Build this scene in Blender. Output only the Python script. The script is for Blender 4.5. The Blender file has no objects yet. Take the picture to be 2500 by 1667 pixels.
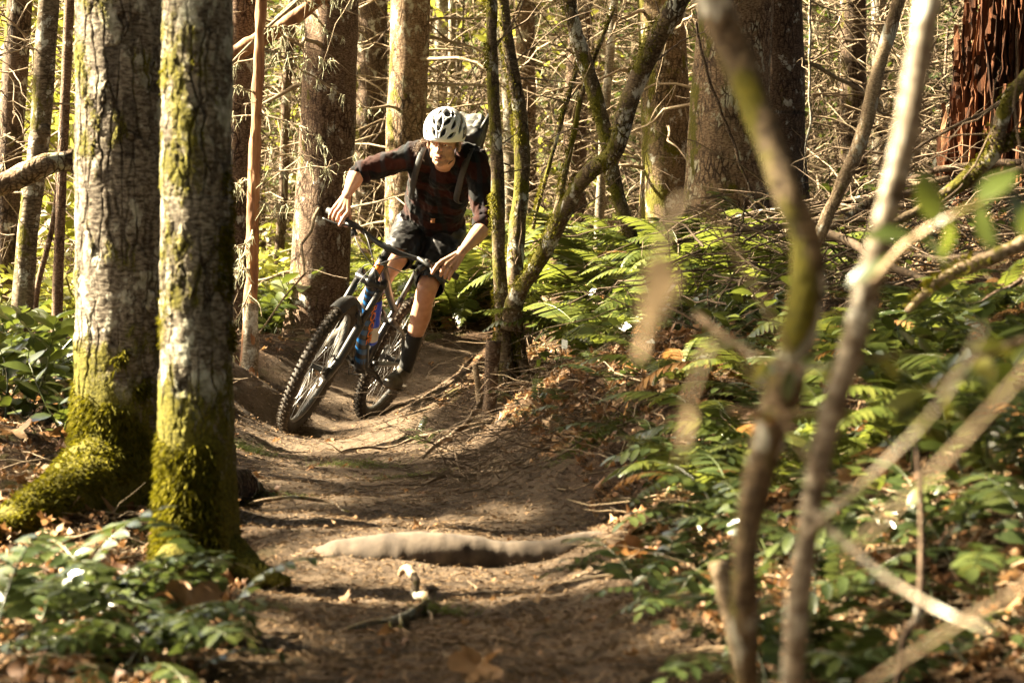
import bpy, bmesh, math, random
import numpy as np
from mathutils import Vector, Matrix

# ------------------------------------------------------------------ camera, sky, sun, exposure
scene = bpy.context.scene
COL = scene.collection
FPX, CAMH, HORIZ = 5903.0, 0.80, 660.0          # focal length in photo pixels, eye height, horizon row
PITCH = math.atan((833.5 - HORIZ) / FPX)
cam_d = bpy.data.cameras.new('camera'); cam = bpy.data.objects.new('camera', cam_d); COL.objects.link(cam)
cam_d.lens = 85.0; cam_d.sensor_width = 36.0; cam_d.clip_start = 0.1; cam_d.clip_end = 600.0
cam.location = (0, 0, CAMH); cam.rotation_euler = (math.pi / 2 - PITCH, 0, 0)
cam_d.dof.use_dof = True; cam_d.dof.focus_distance = 12.45; cam_d.dof.aperture_fstop = 5.6
cam_d.dof.aperture_blades = 9
scene.camera = cam

SUN_EL, SUN_AZ = math.radians(37), math.radians(-79)      # azimuth from +Y, clockwise
SUN = np.array([math.cos(SUN_EL) * math.sin(SUN_AZ), math.cos(SUN_EL) * math.cos(SUN_AZ), math.sin(SUN_EL)])
world = bpy.data.worlds.new('World'); scene.world = world; world.use_nodes = True
wn = world.node_tree; wn.nodes.clear()
sky = wn.nodes.new('ShaderNodeTexSky'); sky.sky_type = 'NISHITA'; sky.sun_disc = False
sky.sun_elevation = SUN_EL; sky.sun_rotation = SUN_AZ
sky.air_density = 1.0; sky.dust_density = 6.0; sky.ozone_density = 0.6
bg = wn.nodes.new('ShaderNodeBackground'); bg.inputs['Strength'].default_value = 0.05
wo = wn.nodes.new('ShaderNodeOutputWorld')
wn.links.new(sky.outputs[0], bg.inputs[0]); wn.links.new(bg.outputs[0], wo.inputs[0])
sun_d = bpy.data.lights.new('sun', 'SUN'); sun_d.energy = 5.0; sun_d.angle = math.radians(0.53)
sun_d.color = (1.0, 0.89, 0.71)
sun_o = bpy.data.objects.new('sun', sun_d); COL.objects.link(sun_o)
sun_o.rotation_euler = Vector(SUN).to_track_quat('Z', 'Y').to_euler()
vs = scene.view_settings
vs.view_transform = 'Standard'; vs.look = 'None'; vs.gamma = 1.0; vs.use_curve_mapping = False
vs.exposure = 3.8
vs.use_white_balance = True; vs.white_balance_temperature = 7300; vs.white_balance_tint = 6
scene.cycles.use_denoising = True
scene.cycles.max_bounces = 6; scene.cycles.diffuse_bounces = 2; scene.cycles.transmission_bounces = 4
scene.cycles.transparent_max_bounces = 8

# ------------------------------------------------------------------ helpers
RNG = np.random.default_rng(11)
random.seed(5)
CA, SA = math.cos(PITCH), math.sin(PITCH)

def P(px, py, d):
    """point at distance d (world Y) seen at photo pixel px, py"""
    r = (px - 1250.0) / FPX; u = -(py - 833.5) / FPX
    y = CA + u * SA; z = -SA + u * CA
    return np.array([r / y * d, d, CAMH + z / y * d])

def PX(p):
    p = np.asarray(p, float); v = p - np.array([0, 0, CAMH])
    fwd = v[..., 1] * CA - v[..., 2] * SA; up = v[..., 1] * SA + v[..., 2] * CA
    return np.stack([1250 + v[..., 0] / fwd * FPX, 833.5 - up / fwd * FPX], -1)

def hsh(ix, iy, iz, seed):
    h = (ix.astype(np.int64) * 374761393 + iy.astype(np.int64) * 668265263 + iz.astype(np.int64) * 2147483647 + seed * 974711) & 0xffffffff
    h = ((h ^ (h >> 13)) * 1274126177) & 0xffffffff
    h = (h ^ (h >> 16)) & 0xffff
    return h / 65535.0

def vnoise(p, seed=0):
    p = np.asarray(p, float); i = np.floor(p).astype(np.int64); f = p - i; f = f * f * (3 - 2 * f)
    out = 0
    for dx in (0, 1):
        wx = f[..., 0] if dx else 1 - f[..., 0]
        for dy in (0, 1):
            wy = f[..., 1] if dy else 1 - f[..., 1]
            for dz in (0, 1):
                wz = f[..., 2] if dz else 1 - f[..., 2]
                out = out + wx * wy * wz * hsh(i[..., 0] + dx, i[..., 1] + dy, i[..., 2] + dz, seed)
    return out * 2 - 1

def fbm(p, oct=4, seed=0, gain=.5):
    p = np.asarray(p, float); a, s, o = 1.0, 1.0, 0
    for k in range(oct):
        o = o + a * vnoise(p * s + k * 17.3, seed + k); a *= gain; s *= 2.03
    return o

def sstep(a, b, x):
    t = np.clip((x - a) / (b - a), 0, 1); return t * t * (3 - 2 * t)

def new_mesh(name, V, F, smooth=True):
    V = np.asarray(V, np.float32).reshape(-1, 3); me = bpy.data.meshes.new(name)
    if isinstance(F, np.ndarray) and F.ndim == 2:
        n, k = F.shape
        me.vertices.add(len(V)); me.vertices.foreach_set('co', V.ravel())
        me.loops.add(n * k); me.loops.foreach_set('vertex_index', F.astype(np.int32).ravel())
        me.polygons.add(n); me.polygons.foreach_set('loop_start', np.arange(0, n * k, k, dtype=np.int32))
        me.polygons.foreach_set('loop_total', np.full(n, k, np.int32))
        me.update(calc_edges=True)
    else:
        me.from_pydata([tuple(v) for v in V.tolist()], [], [tuple(f) for f in F]); me.update()
    if smooth and len(me.polygons):
        me.polygons.foreach_set('use_smooth', np.ones(len(me.polygons), bool))
    return me

def link(name, me, mat=None, parent=None):
    o = bpy.data.objects.new(name, me); COL.objects.link(o)
    if mat is not None and me is not None and len(me.materials) == 0: me.materials.append(mat)
    if parent is not None: o.parent = parent
    return o

def tag(o, label=None, cat=None, group=None, kind=None):
    if label: o['label'] = label
    if cat: o['category'] = cat
    if group: o['group'] = group
    if kind: o['kind'] = kind
    return o

def thing(name, label, cat, loc=(0, 0, 0), group=None, rot=None):
    o = bpy.data.objects.new(name, None); COL.objects.link(o); o.location = tuple(float(c) for c in loc)
    o.empty_display_size = .05
    if rot is not None: o.rotation_euler = rot
    return tag(o, label, cat, group)

class MB:
    """collects shapes given in world coordinates; build() links them as one mesh object"""
    def __init__(s): s.V = []; s.F = []; s.n = 0
    def add(s, V, F):
        V = np.asarray(V, float).reshape(-1, 3)
        s.F += [tuple(int(i) + s.n for i in f) for f in F]; s.V.append(V); s.n += len(V); return s
    def box(s, c, size, R=None):
        h = np.asarray(size) / 2
        v = np.array([[x, y, z] for x in (-1, 1) for y in (-1, 1) for z in (-1, 1)]) * h
        if R is not None: v = v @ np.asarray(R).T
        return s.add(v + np.asarray(c), [(0, 1, 3, 2), (4, 6, 7, 5), (0, 4, 5, 1), (2, 3, 7, 6), (0, 2, 6, 4), (1, 5, 7, 3)])
    def tube(s, pts, rad, n=10, cap=True, flat=None):
        V, F = tube(pts, rad, n, cap, flat); return s.add(V, F)
    def sphere(s, c, r, nu=14, nv=9, R=None):
        V, F = ellipsoid(c, r, nu, nv, R); return s.add(V, F)
    def torus(s, c, R0, r, axis=(0, 1, 0), n=48, m=10, arc=None):
        V, F = torus(c, R0, r, axis, n, m); return s.add(V, F)
    def build(s, name, mat=None, parent=None, org=(0, 0, 0), smooth=True):
        V = np.concatenate(s.V) - np.asarray(org, float)
        return link(name, new_mesh(name, V, s.F, smooth), mat, parent)

def unit(v):
    v = np.asarray(v, float); return v / (np.linalg.norm(v) + 1e-12)

def frames(pts):
    pts = np.asarray(pts, float); T = np.gradient(pts, axis=0) if len(pts) > 2 else np.repeat((pts[1] - pts[0])[None], len(pts), 0)
    T = T / (np.linalg.norm(T, axis=1, keepdims=True) + 1e-12)
    a = np.array([1.0, 0, 0]) if abs(T[0, 0]) < .8 else np.array([0, 1.0, 0])
    N = unit(a - T[0] * (a @ T[0])); Ns = [N]
    for k in range(1, len(T)):
        N = unit(N - T[k] * (N @ T[k])); Ns.append(N)
    Ns = np.array(Ns); return T, Ns, np.cross(T, Ns)

def tube(pts, rad, n=10, cap=True, flat=None):
    pts = np.asarray(pts, float); k = len(pts); rad = np.broadcast_to(np.asarray(rad, float), (k,))
    T, N, B = frames(pts); th = np.linspace(0, 2 * math.pi, n, endpoint=False)
    c, s_ = np.cos(th), np.sin(th)
    if flat: s_ = s_ * flat
    V = pts[:, None] + rad[:, None, None] * (N[:, None] * c[None, :, None] + B[:, None] * s_[None, :, None])
    V = V.reshape(-1, 3); F = []
    for i in range(k - 1):
        for j in range(n):
            a = i * n + j; b = i * n + (j + 1) % n
            F.append((a, b, b + n, a + n))
    if cap: F.append(tuple(range(n - 1, -1, -1))); F.append(tuple(range((k - 1) * n, k * n)))
    return V, F

def tubes_np(paths, radii, n=3):
    """many open tubes with the same number of points: paths (M,K,3), radii (M,K) -> V, F arrays"""
    M, K, _ = paths.shape
    T = np.gradient(paths, axis=1); T /= np.linalg.norm(T, axis=2, keepdims=True) + 1e-9
    a = np.where(np.abs(T[..., 2:3]) < .8, np.array([0, 0, 1.0]), np.array([1.0, 0, 0]))
    N = np.cross(T, a); N /= np.linalg.norm(N, axis=2, keepdims=True) + 1e-9; B = np.cross(T, N)
    th = np.linspace(0, 2 * math.pi, n, endpoint=False)
    V = paths[:, :, None] + radii[:, :, None, None] * (N[:, :, None] * np.cos(th)[None, None, :, None] + B[:, :, None] * np.sin(th)[None, None, :, None])
    base = (np.arange(M) * K * n)[:, None, None]; i = np.arange(K - 1)[None, :, None] * n; j = np.arange(n)[None, None, :]
    j2 = (j + 1) % n
    F = np.stack([base + i + j, base + i + j2, base + i + n + j2, base + i + n + j], -1).reshape(-1, 4)
    return V.reshape(-1, 3), F

def ellipsoid(c, r, nu=14, nv=9, R=None):
    r = np.broadcast_to(np.asarray(r, float), (3,)); V = [(0, 0, 1)]
    for i in range(1, nv):
        t = math.pi * i / nv
        for j in range(nu):
            p = 2 * math.pi * j / nu; V.append((math.sin(t) * math.cos(p), math.sin(t) * math.sin(p), math.cos(t)))
    V.append((0, 0, -1)); V = np.array(V) * r; F = []
    for j in range(nu): F.append((0, 1 + j, 1 + (j + 1) % nu))
    for i in range(nv - 2):
        for j in range(nu):
            a = 1 + i * nu + j; b = 1 + i * nu + (j + 1) % nu; F.append((a, a + nu, b + nu, b))
    e = len(V) - 1; o = 1 + (nv - 2) * nu
    for j in range(nu): F.append((e, o + (j + 1) % nu, o + j))
    if R is not None: V = V @ np.asarray(R).T
    return V + np.asarray(c), F

def torus(c, R0, r, axis=(0, 1, 0), n=48, m=10):
    a = unit(axis); e1 = unit(np.cross(a, (0, 0, 1)) if abs(a[2]) < .9 else np.cross(a, (1, 0, 0))); e2 = np.cross(a, e1)
    r = (r, r) if np.isscalar(r) else r; V = []; F = []
    for i in range(n):
        t = 2 * math.pi * i / n; d = e1 * math.cos(t) + e2 * math.sin(t)
        for j in range(m):
            p = 2 * math.pi * j / m; V.append(np.asarray(c) + d * (R0 + r[0] * math.cos(p)) + a * r[1] * math.sin(p))
    for i in range(n):
        for j in range(m):
            F.append((i * m + j, ((i + 1) % n) * m + j, ((i + 1) % n) * m + (j + 1) % m, i * m + (j + 1) % m))
    return np.array(V), F

def catmull(pts, n):
    pts = np.asarray(pts, float)
    if len(pts) == 2: return pts[0] + (pts[1] - pts[0]) * np.linspace(0, 1, n)[:, None]
    Q = np.vstack([2 * pts[0] - pts[1], pts, 2 * pts[-1] - pts[-2]]); out = []
    for t in np.linspace(0, len(pts) - 1, n):
        i = min(int(t), len(pts) - 2); u = t - i; p0, p1, p2, p3 = Q[i:i + 4]
        out.append(.5 * ((2 * p1) + (p2 - p0) * u + (2 * p0 - 5 * p1 + 4 * p2 - p3) * u * u + (3 * p1 - p0 - 3 * p2 + p3) * u ** 3))
    return np.array(out)

def remesh(parts, vox, smooth_it=6, disp=None):
    """union of closed shapes as one continuous surface"""
    mb = MB()
    for V, F in parts: mb.add(V, F)
    me = new_mesh('tmp', np.concatenate(mb.V), mb.F); o = link('tmp', me)
    m = o.modifiers.new('r', 'REMESH'); m.mode = 'VOXEL'; m.voxel_size = vox
    if smooth_it:
        s = o.modifiers.new('s', 'SMOOTH'); s.iterations = smooth_it; s.factor = .5
    dg = bpy.context.evaluated_depsgraph_get(); ev = o.evaluated_get(dg); m2 = bpy.data.meshes.new_from_object(ev)
    V = np.empty(len(m2.vertices) * 3, np.float32); m2.vertices.foreach_get('co', V); V = V.reshape(-1, 3).astype(float)
    Nn = np.empty(len(m2.vertices) * 3, np.float32); m2.vertices.foreach_get('normal', Nn); Nn = Nn.reshape(-1, 3).astype(float)
    L = np.empty(len(m2.loops), np.int32); m2.loops.foreach_get('vertex_index', L)
    if disp is not None: V = V + Nn * disp(V)[:, None]
    F = L.reshape(-1, 4) if len(L) == 4 * len(m2.polygons) else [tuple(p.vertices) for p in m2.polygons]
    bpy.data.objects.remove(o); bpy.data.meshes.remove(m2)
    return V, F

def capsule(p0, r0, p1, r1, n=16, m=5):
    """closed rounded cone"""
    p0, p1 = np.asarray(p0, float), np.asarray(p1, float); d = unit(p1 - p0); pts = []; rr = []
    for i in range(m): a = math.pi / 2 * (1 - i / m); pts.append(p0 - d * r0 * math.sin(a)); rr.append(max(r0 * math.cos(a), 1e-4))
    pts.append(p0); rr.append(r0); pts.append(p1); rr.append(r1)
    for i in range(1, m + 1): a = math.pi / 2 * i / m; pts.append(p1 + d * r1 * math.sin(a)); rr.append(max(r1 * math.cos(a), 1e-4))
    pts = np.array(pts); k = len(pts); e1 = unit(np.cross(d, (0, 0, 1)) if abs(d[2]) < .9 else np.cross(d, (1, 0, 0))); e2 = np.cross(d, e1)
    th = np.linspace(0, 2 * math.pi, n, endpoint=False)
    V = (pts[:, None] + np.array(rr)[:, None, None] * (e1 * np.cos(th)[:, None] + e2 * np.sin(th)[:, None])[None]).reshape(-1, 3)
    F = [(i * n + j, i * n + (j + 1) % n, (i + 1) * n + (j + 1) % n, (i + 1) * n + j) for i in range(k - 1) for j in range(n)]
    F.append(tuple(range(n - 1, -1, -1))); F.append(tuple(range((k - 1) * n, k * n)))
    return V, F

# ------------------------------------------------------------------ materials
class NT:
    def __init__(s, name):
        s.m = bpy.data.materials.new(name); s.m.use_nodes = True; s.t = s.m.node_tree; s.t.nodes.clear()
        s.out = s.n('OutputMaterial'); s.b = s.n('BsdfPrincipled'); s.l(s.b.outputs[0], s.out.inputs[0])
    def n(s, typ, **k):
        nd = s.t.nodes.new('ShaderNode' + typ)
        for a, v in k.items(): setattr(nd, a, v)
        return nd
    def l(s, a, b): s.t.links.new(a, b)
    def set(s, nd, **k):
        for a, v in k.items():
            i = nd.inputs[a.replace('_', ' ')]
            if hasattr(v, 'is_output'): s.l(v, i)
            else: i.default_value = v
        return nd
    def coord(s, scale=(1, 1, 1), kind='Object', warp=0, wscale=3):
        tc = s.n('TexCoord').outputs[kind]; mp = s.n('Mapping'); s.l(tc, mp.inputs[0]); mp.inputs['Scale'].default_value = scale
        o = mp.outputs[0]
        if warp:
            nz = s.n('TexNoise'); nz.inputs['Scale'].default_value = wscale; nz.inputs['Detail'].default_value = 3; s.l(tc, nz.inputs[0])
            v = s.n('VectorMath', operation='MULTIPLY_ADD'); s.l(nz.outputs['Color'], v.inputs[0]); v.inputs[1].default_value = (warp,) * 3; s.l(o, v.inputs[2]); o = v.outputs[0]
        return o
    def noise(s, co, scale, detail=4, rough=.55):
        nz = s.n('TexNoise'); s.l(co, nz.inputs['Vector']); nz.inputs['Scale'].default_value = scale
        nz.inputs['Detail'].default_value = detail; nz.inputs['Roughness'].default_value = rough; return nz.outputs[0]
    def ramp(s, fac, stops, interp='LINEAR'):
        r = s.n('ValToRGB'); r.color_ramp.interpolation = interp; e = r.color_ramp.elements
        while len(e) < len(stops): e.new(.5)
        for el, (p, c) in zip(e, stops):
            el.position = p; el.color = (c, c, c, 1) if np.isscalar(c) else (*c, 1)
        s.l(fac, r.inputs[0]); return r.outputs[0]
    def mix(s, fac, a, b, blend='MIX'):
        m = s.n('MixRGB', blend_type=blend)
        for k, (i, v) in enumerate(zip(m.inputs, (fac, a, b))):
            if hasattr(v, 'is_output'): s.l(v, i)
            else: i.default_value = v if k == 0 else (v, v, v, 1) if np.isscalar(v) else (*v, 1)
        return m.outputs[0]
    def math(s, op, a, b=0.0, clamp=False):
        m = s.n('Math', operation=op); m.use_clamp = clamp
        for i, v in zip(m.inputs, (a, b)):
            if hasattr(v, 'is_output'): s.l(v, i)
            else: i.default_value = v
        return m.outputs[0]
    def bump(s, h, strength=.5, dist=.01):
        b = s.n('Bump'); b.inputs['Strength'].default_value = strength; b.inputs['Distance'].default_value = dist
        s.l(h, b.inputs['Height']); s.l(b.outputs[0], s.b.inputs['Normal']); return b

def simple(name, cols, scale=20, rough=.6, bump=.2, bdist=.004, stretch=(1, 1, 1), metal=0, spec=.5, detail=5, warp=0, rvar=0):
    t = NT(name); co = t.coord(stretch, warp=warp)
    nz = t.noise(co, scale, detail); k = len(cols)
    c = t.ramp(nz, [(.32 + .36 * i / max(k - 1, 1), cc) for i, cc in enumerate(cols)]) if k > 1 else None
    if c is not None: t.l(c, t.b.inputs['Base Color'])
    else: t.b.inputs['Base Color'].default_value = (*cols[0], 1)
    t.b.inputs['Roughness'].default_value = rough; t.b.inputs['Metallic'].default_value = metal
    t.b.inputs['Specular IOR Level'].default_value = spec
    if rvar: t.l(t.ramp(t.noise(co, scale * 2.3, 3), [(.3, rough - rvar), (.7, rough + rvar)]), t.b.inputs['Roughness'])
    if bump: t.bump(nz, bump, bdist)
    return t.m

def leafmat(name, cols, rough=.4, trans=.35, tcol=(.25, .35, .04), spec=.5, scale=40):
    t = NT(name); g = t.n('NewGeometry'); oi = t.n('ObjectInfo')
    r = t.math('FRACT', t.math('ADD', g.outputs['Random Per Island'], oi.outputs['Random']))
    k = len(cols); c = t.ramp(r, [(i / max(k - 1, 1), cc) for i, cc in enumerate(cols)])
    nz = t.noise(t.coord(), scale, 3); c = t.mix(.6, c, t.ramp(nz, [(.3, .55), (.7, 1.25)]), 'MULTIPLY')
    t.l(c, t.b.inputs['Base Color']); t.b.inputs['Roughness'].default_value = rough; t.b.inputs['Specular IOR Level'].default_value = spec
    if trans:
        tr = t.n('BsdfTranslucent'); t.l(t.mix(.5, c, tcol), tr.inputs[0]); ms = t.n('MixShader'); ms.inputs[0].default_value = trans
        t.l(t.b.outputs[0], ms.inputs[1]); t.l(tr.outputs[0], ms.inputs[2]); t.l(ms.outputs[0], t.out.inputs[0])
    return t.m

def barkmat(name, plate, crack, cell=26, stretch=.35, disp=.012, lichen=.5, lich_cols=((.3, .3, .25), (.5, .49, .43)), moss=0.0,
            moss_z=None, moss_col=((.045, .042, .005), (.12, .105, .012)), moss_dir=(-1, -.3, 0), true_disp=False, rough=.9, fine=160, crackw=.16, lscale=9, flake=1.0):
    t = NT(name); co = t.coord((1, 1, stretch), warp=.05, wscale=9)
    obj = t.n('TexCoord').outputs['Object']
    v = t.n('TexVoronoi', feature='DISTANCE_TO_EDGE'); t.l(co, v.inputs['Vector']); v.inputs['Scale'].default_value = cell; v.inputs['Randomness'].default_value = 1
    edge = t.ramp(v.outputs['Distance'], [(0.0, 0), (crackw * .35, .25), (crackw, 1)])
    n_big = t.noise(obj, 4.2, 3); gate = t.ramp(n_big, [(.40, .12), (.60, 1.0)])      # cracks fade in and out
    co2 = t.coord((1, 1, 2.6), warp=.03, wscale=14); fl = t.noise(co2, cell * 1.7, 6, .62)   # flaky horizontal scales
    fn = t.noise(obj, fine, 3, .6)
    crk = t.mix(gate, 1.0, edge)
    c = t.ramp(fl, [(.3, crack), (.44, plate[0]), (.6, plate[1])])
    c = t.mix(t.math('SUBTRACT', 1.0, crk), c, crack)
    c = t.mix(.5, c, t.ramp(fn, [(.3, .6), (.7, 1.35)]), 'MULTIPLY')
    h = t.math('ADD', t.math('MULTIPLY', crk, .62), t.math('ADD', t.math('MULTIPLY', fl, .5 * flake), t.math('MULTIPLY', fn, .1)))
    if lichen:
        ln = t.noise(t.coord((1, 1, .8), warp=.08, wscale=6), lscale, 8, .68)
        lm = t.ramp(ln, [(.60 - .13 * lichen, 0), (.64 - .13 * lichen, 1)]); lm = t.math('MULTIPLY', lm, t.ramp(crk, [(.35, 0), (.7, 1)]))
        lc = t.ramp(t.noise(obj, 46, 4), [(.35, lich_cols[0]), (.65, lich_cols[1])]); c = t.mix(lm, c, lc)
        h = t.math('ADD', h, t.math('MULTIPLY', lm, .12))
    if moss:
        mn = t.noise(t.coord((1, 1, .55), warp=.05, wscale=8), 7.5, 7, .66)
        gm = t.n('NewGeometry').outputs['Normal']; dp = t.n('VectorMath', operation='DOT_PRODUCT'); t.l(gm, dp.inputs[0]); dp.inputs[1].default_value = moss_dir
        mm = t.math('ADD', mn, t.math('MULTIPLY', dp.outputs['Value'], .07))
        if moss_z is not None:
            sx = t.n('SeparateXYZ'); t.l(obj, sx.inputs[0])
            zz = t.n('MapRange'); t.l(sx.outputs['Z'], zz.inputs[0]); zz.inputs[1].default_value = moss_z[0]; zz.inputs[2].default_value = moss_z[1]; zz.inputs[3].default_value = .42; zz.inputs[4].default_value = 0
            mm = t.math('ADD', mm, zz.outputs[0])
        mk = t.ramp(mm, [(.67 - .17 * moss, 0), (.73 - .17 * moss, 1)])
        mc = t.ramp(t.noise(obj, 120, 4), [(.35, moss_col[0]), (.68, moss_col[1])]); c = t.mix(mk, c, mc)
        h = t.math('ADD', h, t.math('MULTIPLY', mk, t.math('ADD', .35, t.math('MULTIPLY', t.noise(obj, 70, 4), .5))))
    t.l(c, t.b.inputs['Base Color']); t.b.inputs['Roughness'].default_value = rough; t.b.inputs['Specular IOR Level'].default_value = .2
    if true_disp:
        d = t.n('Displacement'); t.l(h, d.inputs['Height']); d.inputs['Midlevel'].default_value = .7; d.inputs['Scale'].default_value = disp
        t.l(d.outputs[0], t.out.inputs['Displacement']); t.m.displacement_method = 'BOTH'
    else: t.bump(h, 1.0, disp)
    return t.m

M = {}
M['bark_near'] = barkmat('bark_near', ((.09, .07, .052), (.23, .195, .15)), (.016, .011, .007), cell=24, stretch=.15, disp=.011, crackw=.10, flake=1.3, lichen=.45, lscale=10, lich_cols=((.23, .22, .165), (.42, .40, .335)), moss=.36, moss_z=(.05, .62), true_disp=True)
M['bark_mossy'] = barkmat('bark_mossy', ((.09, .072, .05), (.23, .20, .15)), (.016, .011, .007), cell=29, stretch=.16, disp=.009, crackw=.10, flake=1.3, lichen=.58, lscale=12, lich_cols=((.21, .21, .15), (.40, .39, .32)), moss=.62, moss_z=(.1, .62), true_disp=True)
M['bark_fir'] = barkmat('bark_fir', ((.088, .052, .033), (.20, .14, .095)), (.018, .009, .006), cell=34, stretch=.34, disp=0.005, lichen=.12, moss=.1, crackw=.13)
M['bark_fir_pale'] = barkmat('bark_fir_pale', ((.14, .085, .05), (.27, .19, .12)), (.025, .014, .009), cell=30, stretch=.34, disp=0.007, lichen=.35, lich_cols=((.3, .28, .2), (.42, .4, .3)), moss=.45)
M['bark_green'] = barkmat('bark_green', ((.10, .065, .035), (.21, .15, .085)), (.018, .011, .006), cell=36, stretch=.36, disp=0.005, lichen=.3, moss=.72)
M['bark_dark'] = barkmat('bark_dark', ((.07, .045, .03), (.16, .11, .075)), (.014, .009, .006), cell=36, stretch=.32, disp=0.005, lichen=.2, moss=.3)
M['bark_alder'] = barkmat('bark_alder', ((.10, .075, .05), (.2, .155, .105)), (.03, .02, .012), cell=22, stretch=1.9, disp=0.002, lichen=.45, moss=.62, lscale=14)
M['bark_vine'] = barkmat('bark_vine', ((.075, .052, .03), (.17, .125, .075)), (.02, .013, .008), cell=40, stretch=.5, disp=0.003, lichen=.35, moss=.85, moss_dir=(-1, -.1, .5))
M['bark_stick'] = barkmat('bark_stick', ((.22, .155, .095), (.40, .31, .21)), (.08, .05, .03), cell=60, stretch=.3, disp=0.0015, lichen=.3, moss=.45, moss_dir=(-.3, 0, .6))
M['bark_pale'] = barkmat('bark_pale', ((.15, .12, .085), (.29, .25, .19)), (.05, .034, .022), cell=30, stretch=1.6, disp=0.0015, lichen=.6, moss=.3)
M['peeled'] = simple('peeled_wood', ((.07, .028, .012), (.24, .10, .036), (.40, .22, .10)), 30, .75, .9, .008, (1, 1, .14), warp=.06, detail=9)
t = NT('rotten_wood'); co = t.coord((1, 1, .10), warp=.05); n1 = t.noise(co, 30, 9, .65); oi = t.n('ObjectInfo').outputs['Random']
c = t.ramp(t.math('ADD', t.math('MULTIPLY', n1, .75), t.math('MULTIPLY', t.math('SUBTRACT', oi, .5), .34)), [(.22, (.010, .005, .003)), (.36, (.06, .023, .011)), (.5, (.13, .052, .026)), (.64, (.24, .14, .08))])
t.l(c, t.b.inputs['Base Color']); t.b.inputs['Roughness'].default_value = .95; t.b.inputs['Specular IOR Level'].default_value = .1; t.bump(n1, 1.0, .02); M['rotten'] = t.m
M['twig'] = simple('dead_twig', ((.15, .105, .062), (.30, .225, .14)), 60, .8, .3, .002, (1, 1, 1))
M['twig_dark'] = simple('dark_twig', ((.055, .036, .02), (.15, .10, .06)), 60, .85, .3, .002)
M['lichen'] = leafmat('beard_lichen', ((.34, .34, .22), (.48, .47, .34)), .9, .25, (.5, .5, .3), .1)
M['moss'] = leafmat('moss_tufts', ((.035, .034, .004), (.085, .078, .008), (.16, .138, .016)), .9, .22, (.22, .20, .012), .1)
M['fern'] = leafmat('fern_green', ((.04, .058, .012), (.07, .09, .018), (.115, .125, .028)), .36, .32, (.28, .32, .05), .5)
M['fern_dead'] = leafmat('fern_brown', ((.16, .075, .025), (.26, .14, .05)), .8, .3, (.4, .2, .06), .2)
M['grape'] = leafmat('oregon_grape_leaf', ((.022, .034, .012), (.038, .054, .017), (.065, .08, .022)), .3, .14, (.18, .24, .05), .5)
M['salal'] = leafmat('broad_leaf', ((.03, .044, .011), (.05, .066, .015), (.09, .105, .022)), .3, .2, (.24, .30, .04), .5)
M['canopy'] = leafmat('conifer_needles', ((.03, .05, .012), (.06, .085, .018)), .7, .25, (.2, .26, .03), .2)
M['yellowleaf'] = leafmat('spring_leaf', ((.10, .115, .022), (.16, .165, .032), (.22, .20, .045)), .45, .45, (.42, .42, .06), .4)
M['deadleaf'] = leafmat('fallen_leaf', ((.10, .042, .016), (.20, .095, .04), (.30, .175, .085), (.38, .25, .14)), .6, .2, (.4, .2, .07), .35)
M['dryleaf'] = leafmat('dry_leaf', ((.17, .12, .07), (.25, .185, .115)), .7, .4, (.34, .25, .15), .2)
M['needle'] = leafmat('fallen_needles', ((.10, .055, .024), (.20, .12, .058), (.32, .21, .115)), .7, 0)
M['grass'] = leafmat('grass_blade', ((.07, .10, .016), (.14, .16, .03)), .5, .35, (.3, .36, .05), .3)
M['black_paint'] = simple('black_paint', ((.008, .008, .009), (.014, .014, .015)), 30, .28, .02)
M['black_matt'] = simple('black_plastic', ((.012, .012, .012), (.022, .021, .02)), 60, .55, .15, .001)
M['grey_paint'] = simple('charcoal_paint', ((.014, .0135, .013), (.024, .023, .022)), 25, .35, .03)
M['rubber'] = simple('tyre_rubber', ((.016, .013, .011), (.045, .034, .025)), 22, .85, .3, .002)
M['rubber_dusty'] = simple('dusty_knobs', ((.05, .037, .025), (.10, .075, .05)), 60, .9, .3, .002)
M['rim'] = simple('rim_alloy', ((.05, .05, .05), (.10, .098, .095)), 14, .3, .03, metal=.6)
M['alloy'] = simple('bright_alloy', ((.45, .44, .42), (.6, .58, .55)), 30, .28, .02, metal=1)
M['spoke'] = simple('spoke_steel', ((.35, .34, .33), (.45, .44, .42)), 30, .35, 0, metal=1)
M['blue'] = simple('blue_paint', ((.004, .05, .16), (.006, .075, .22)), 12, .35, .02)
M['orange'] = simple('orange_paint', ((.55, .14, .015), (.62, .18, .025)), 30, .4, .02)
M['bottle_blue'] = simple('bottle_blue', ((.004, .03, .55), (.01, .07, .7)), 9, .3, .02)
M['bottle_white'] = simple('bottle_label', ((.45, .45, .46), (.55, .55, .55)), 40, .5, .02)
M['gold'] = simple('gold', ((.7, .45, .15), (.8, .55, .22)), 20, .25, 0, metal=1)
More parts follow.
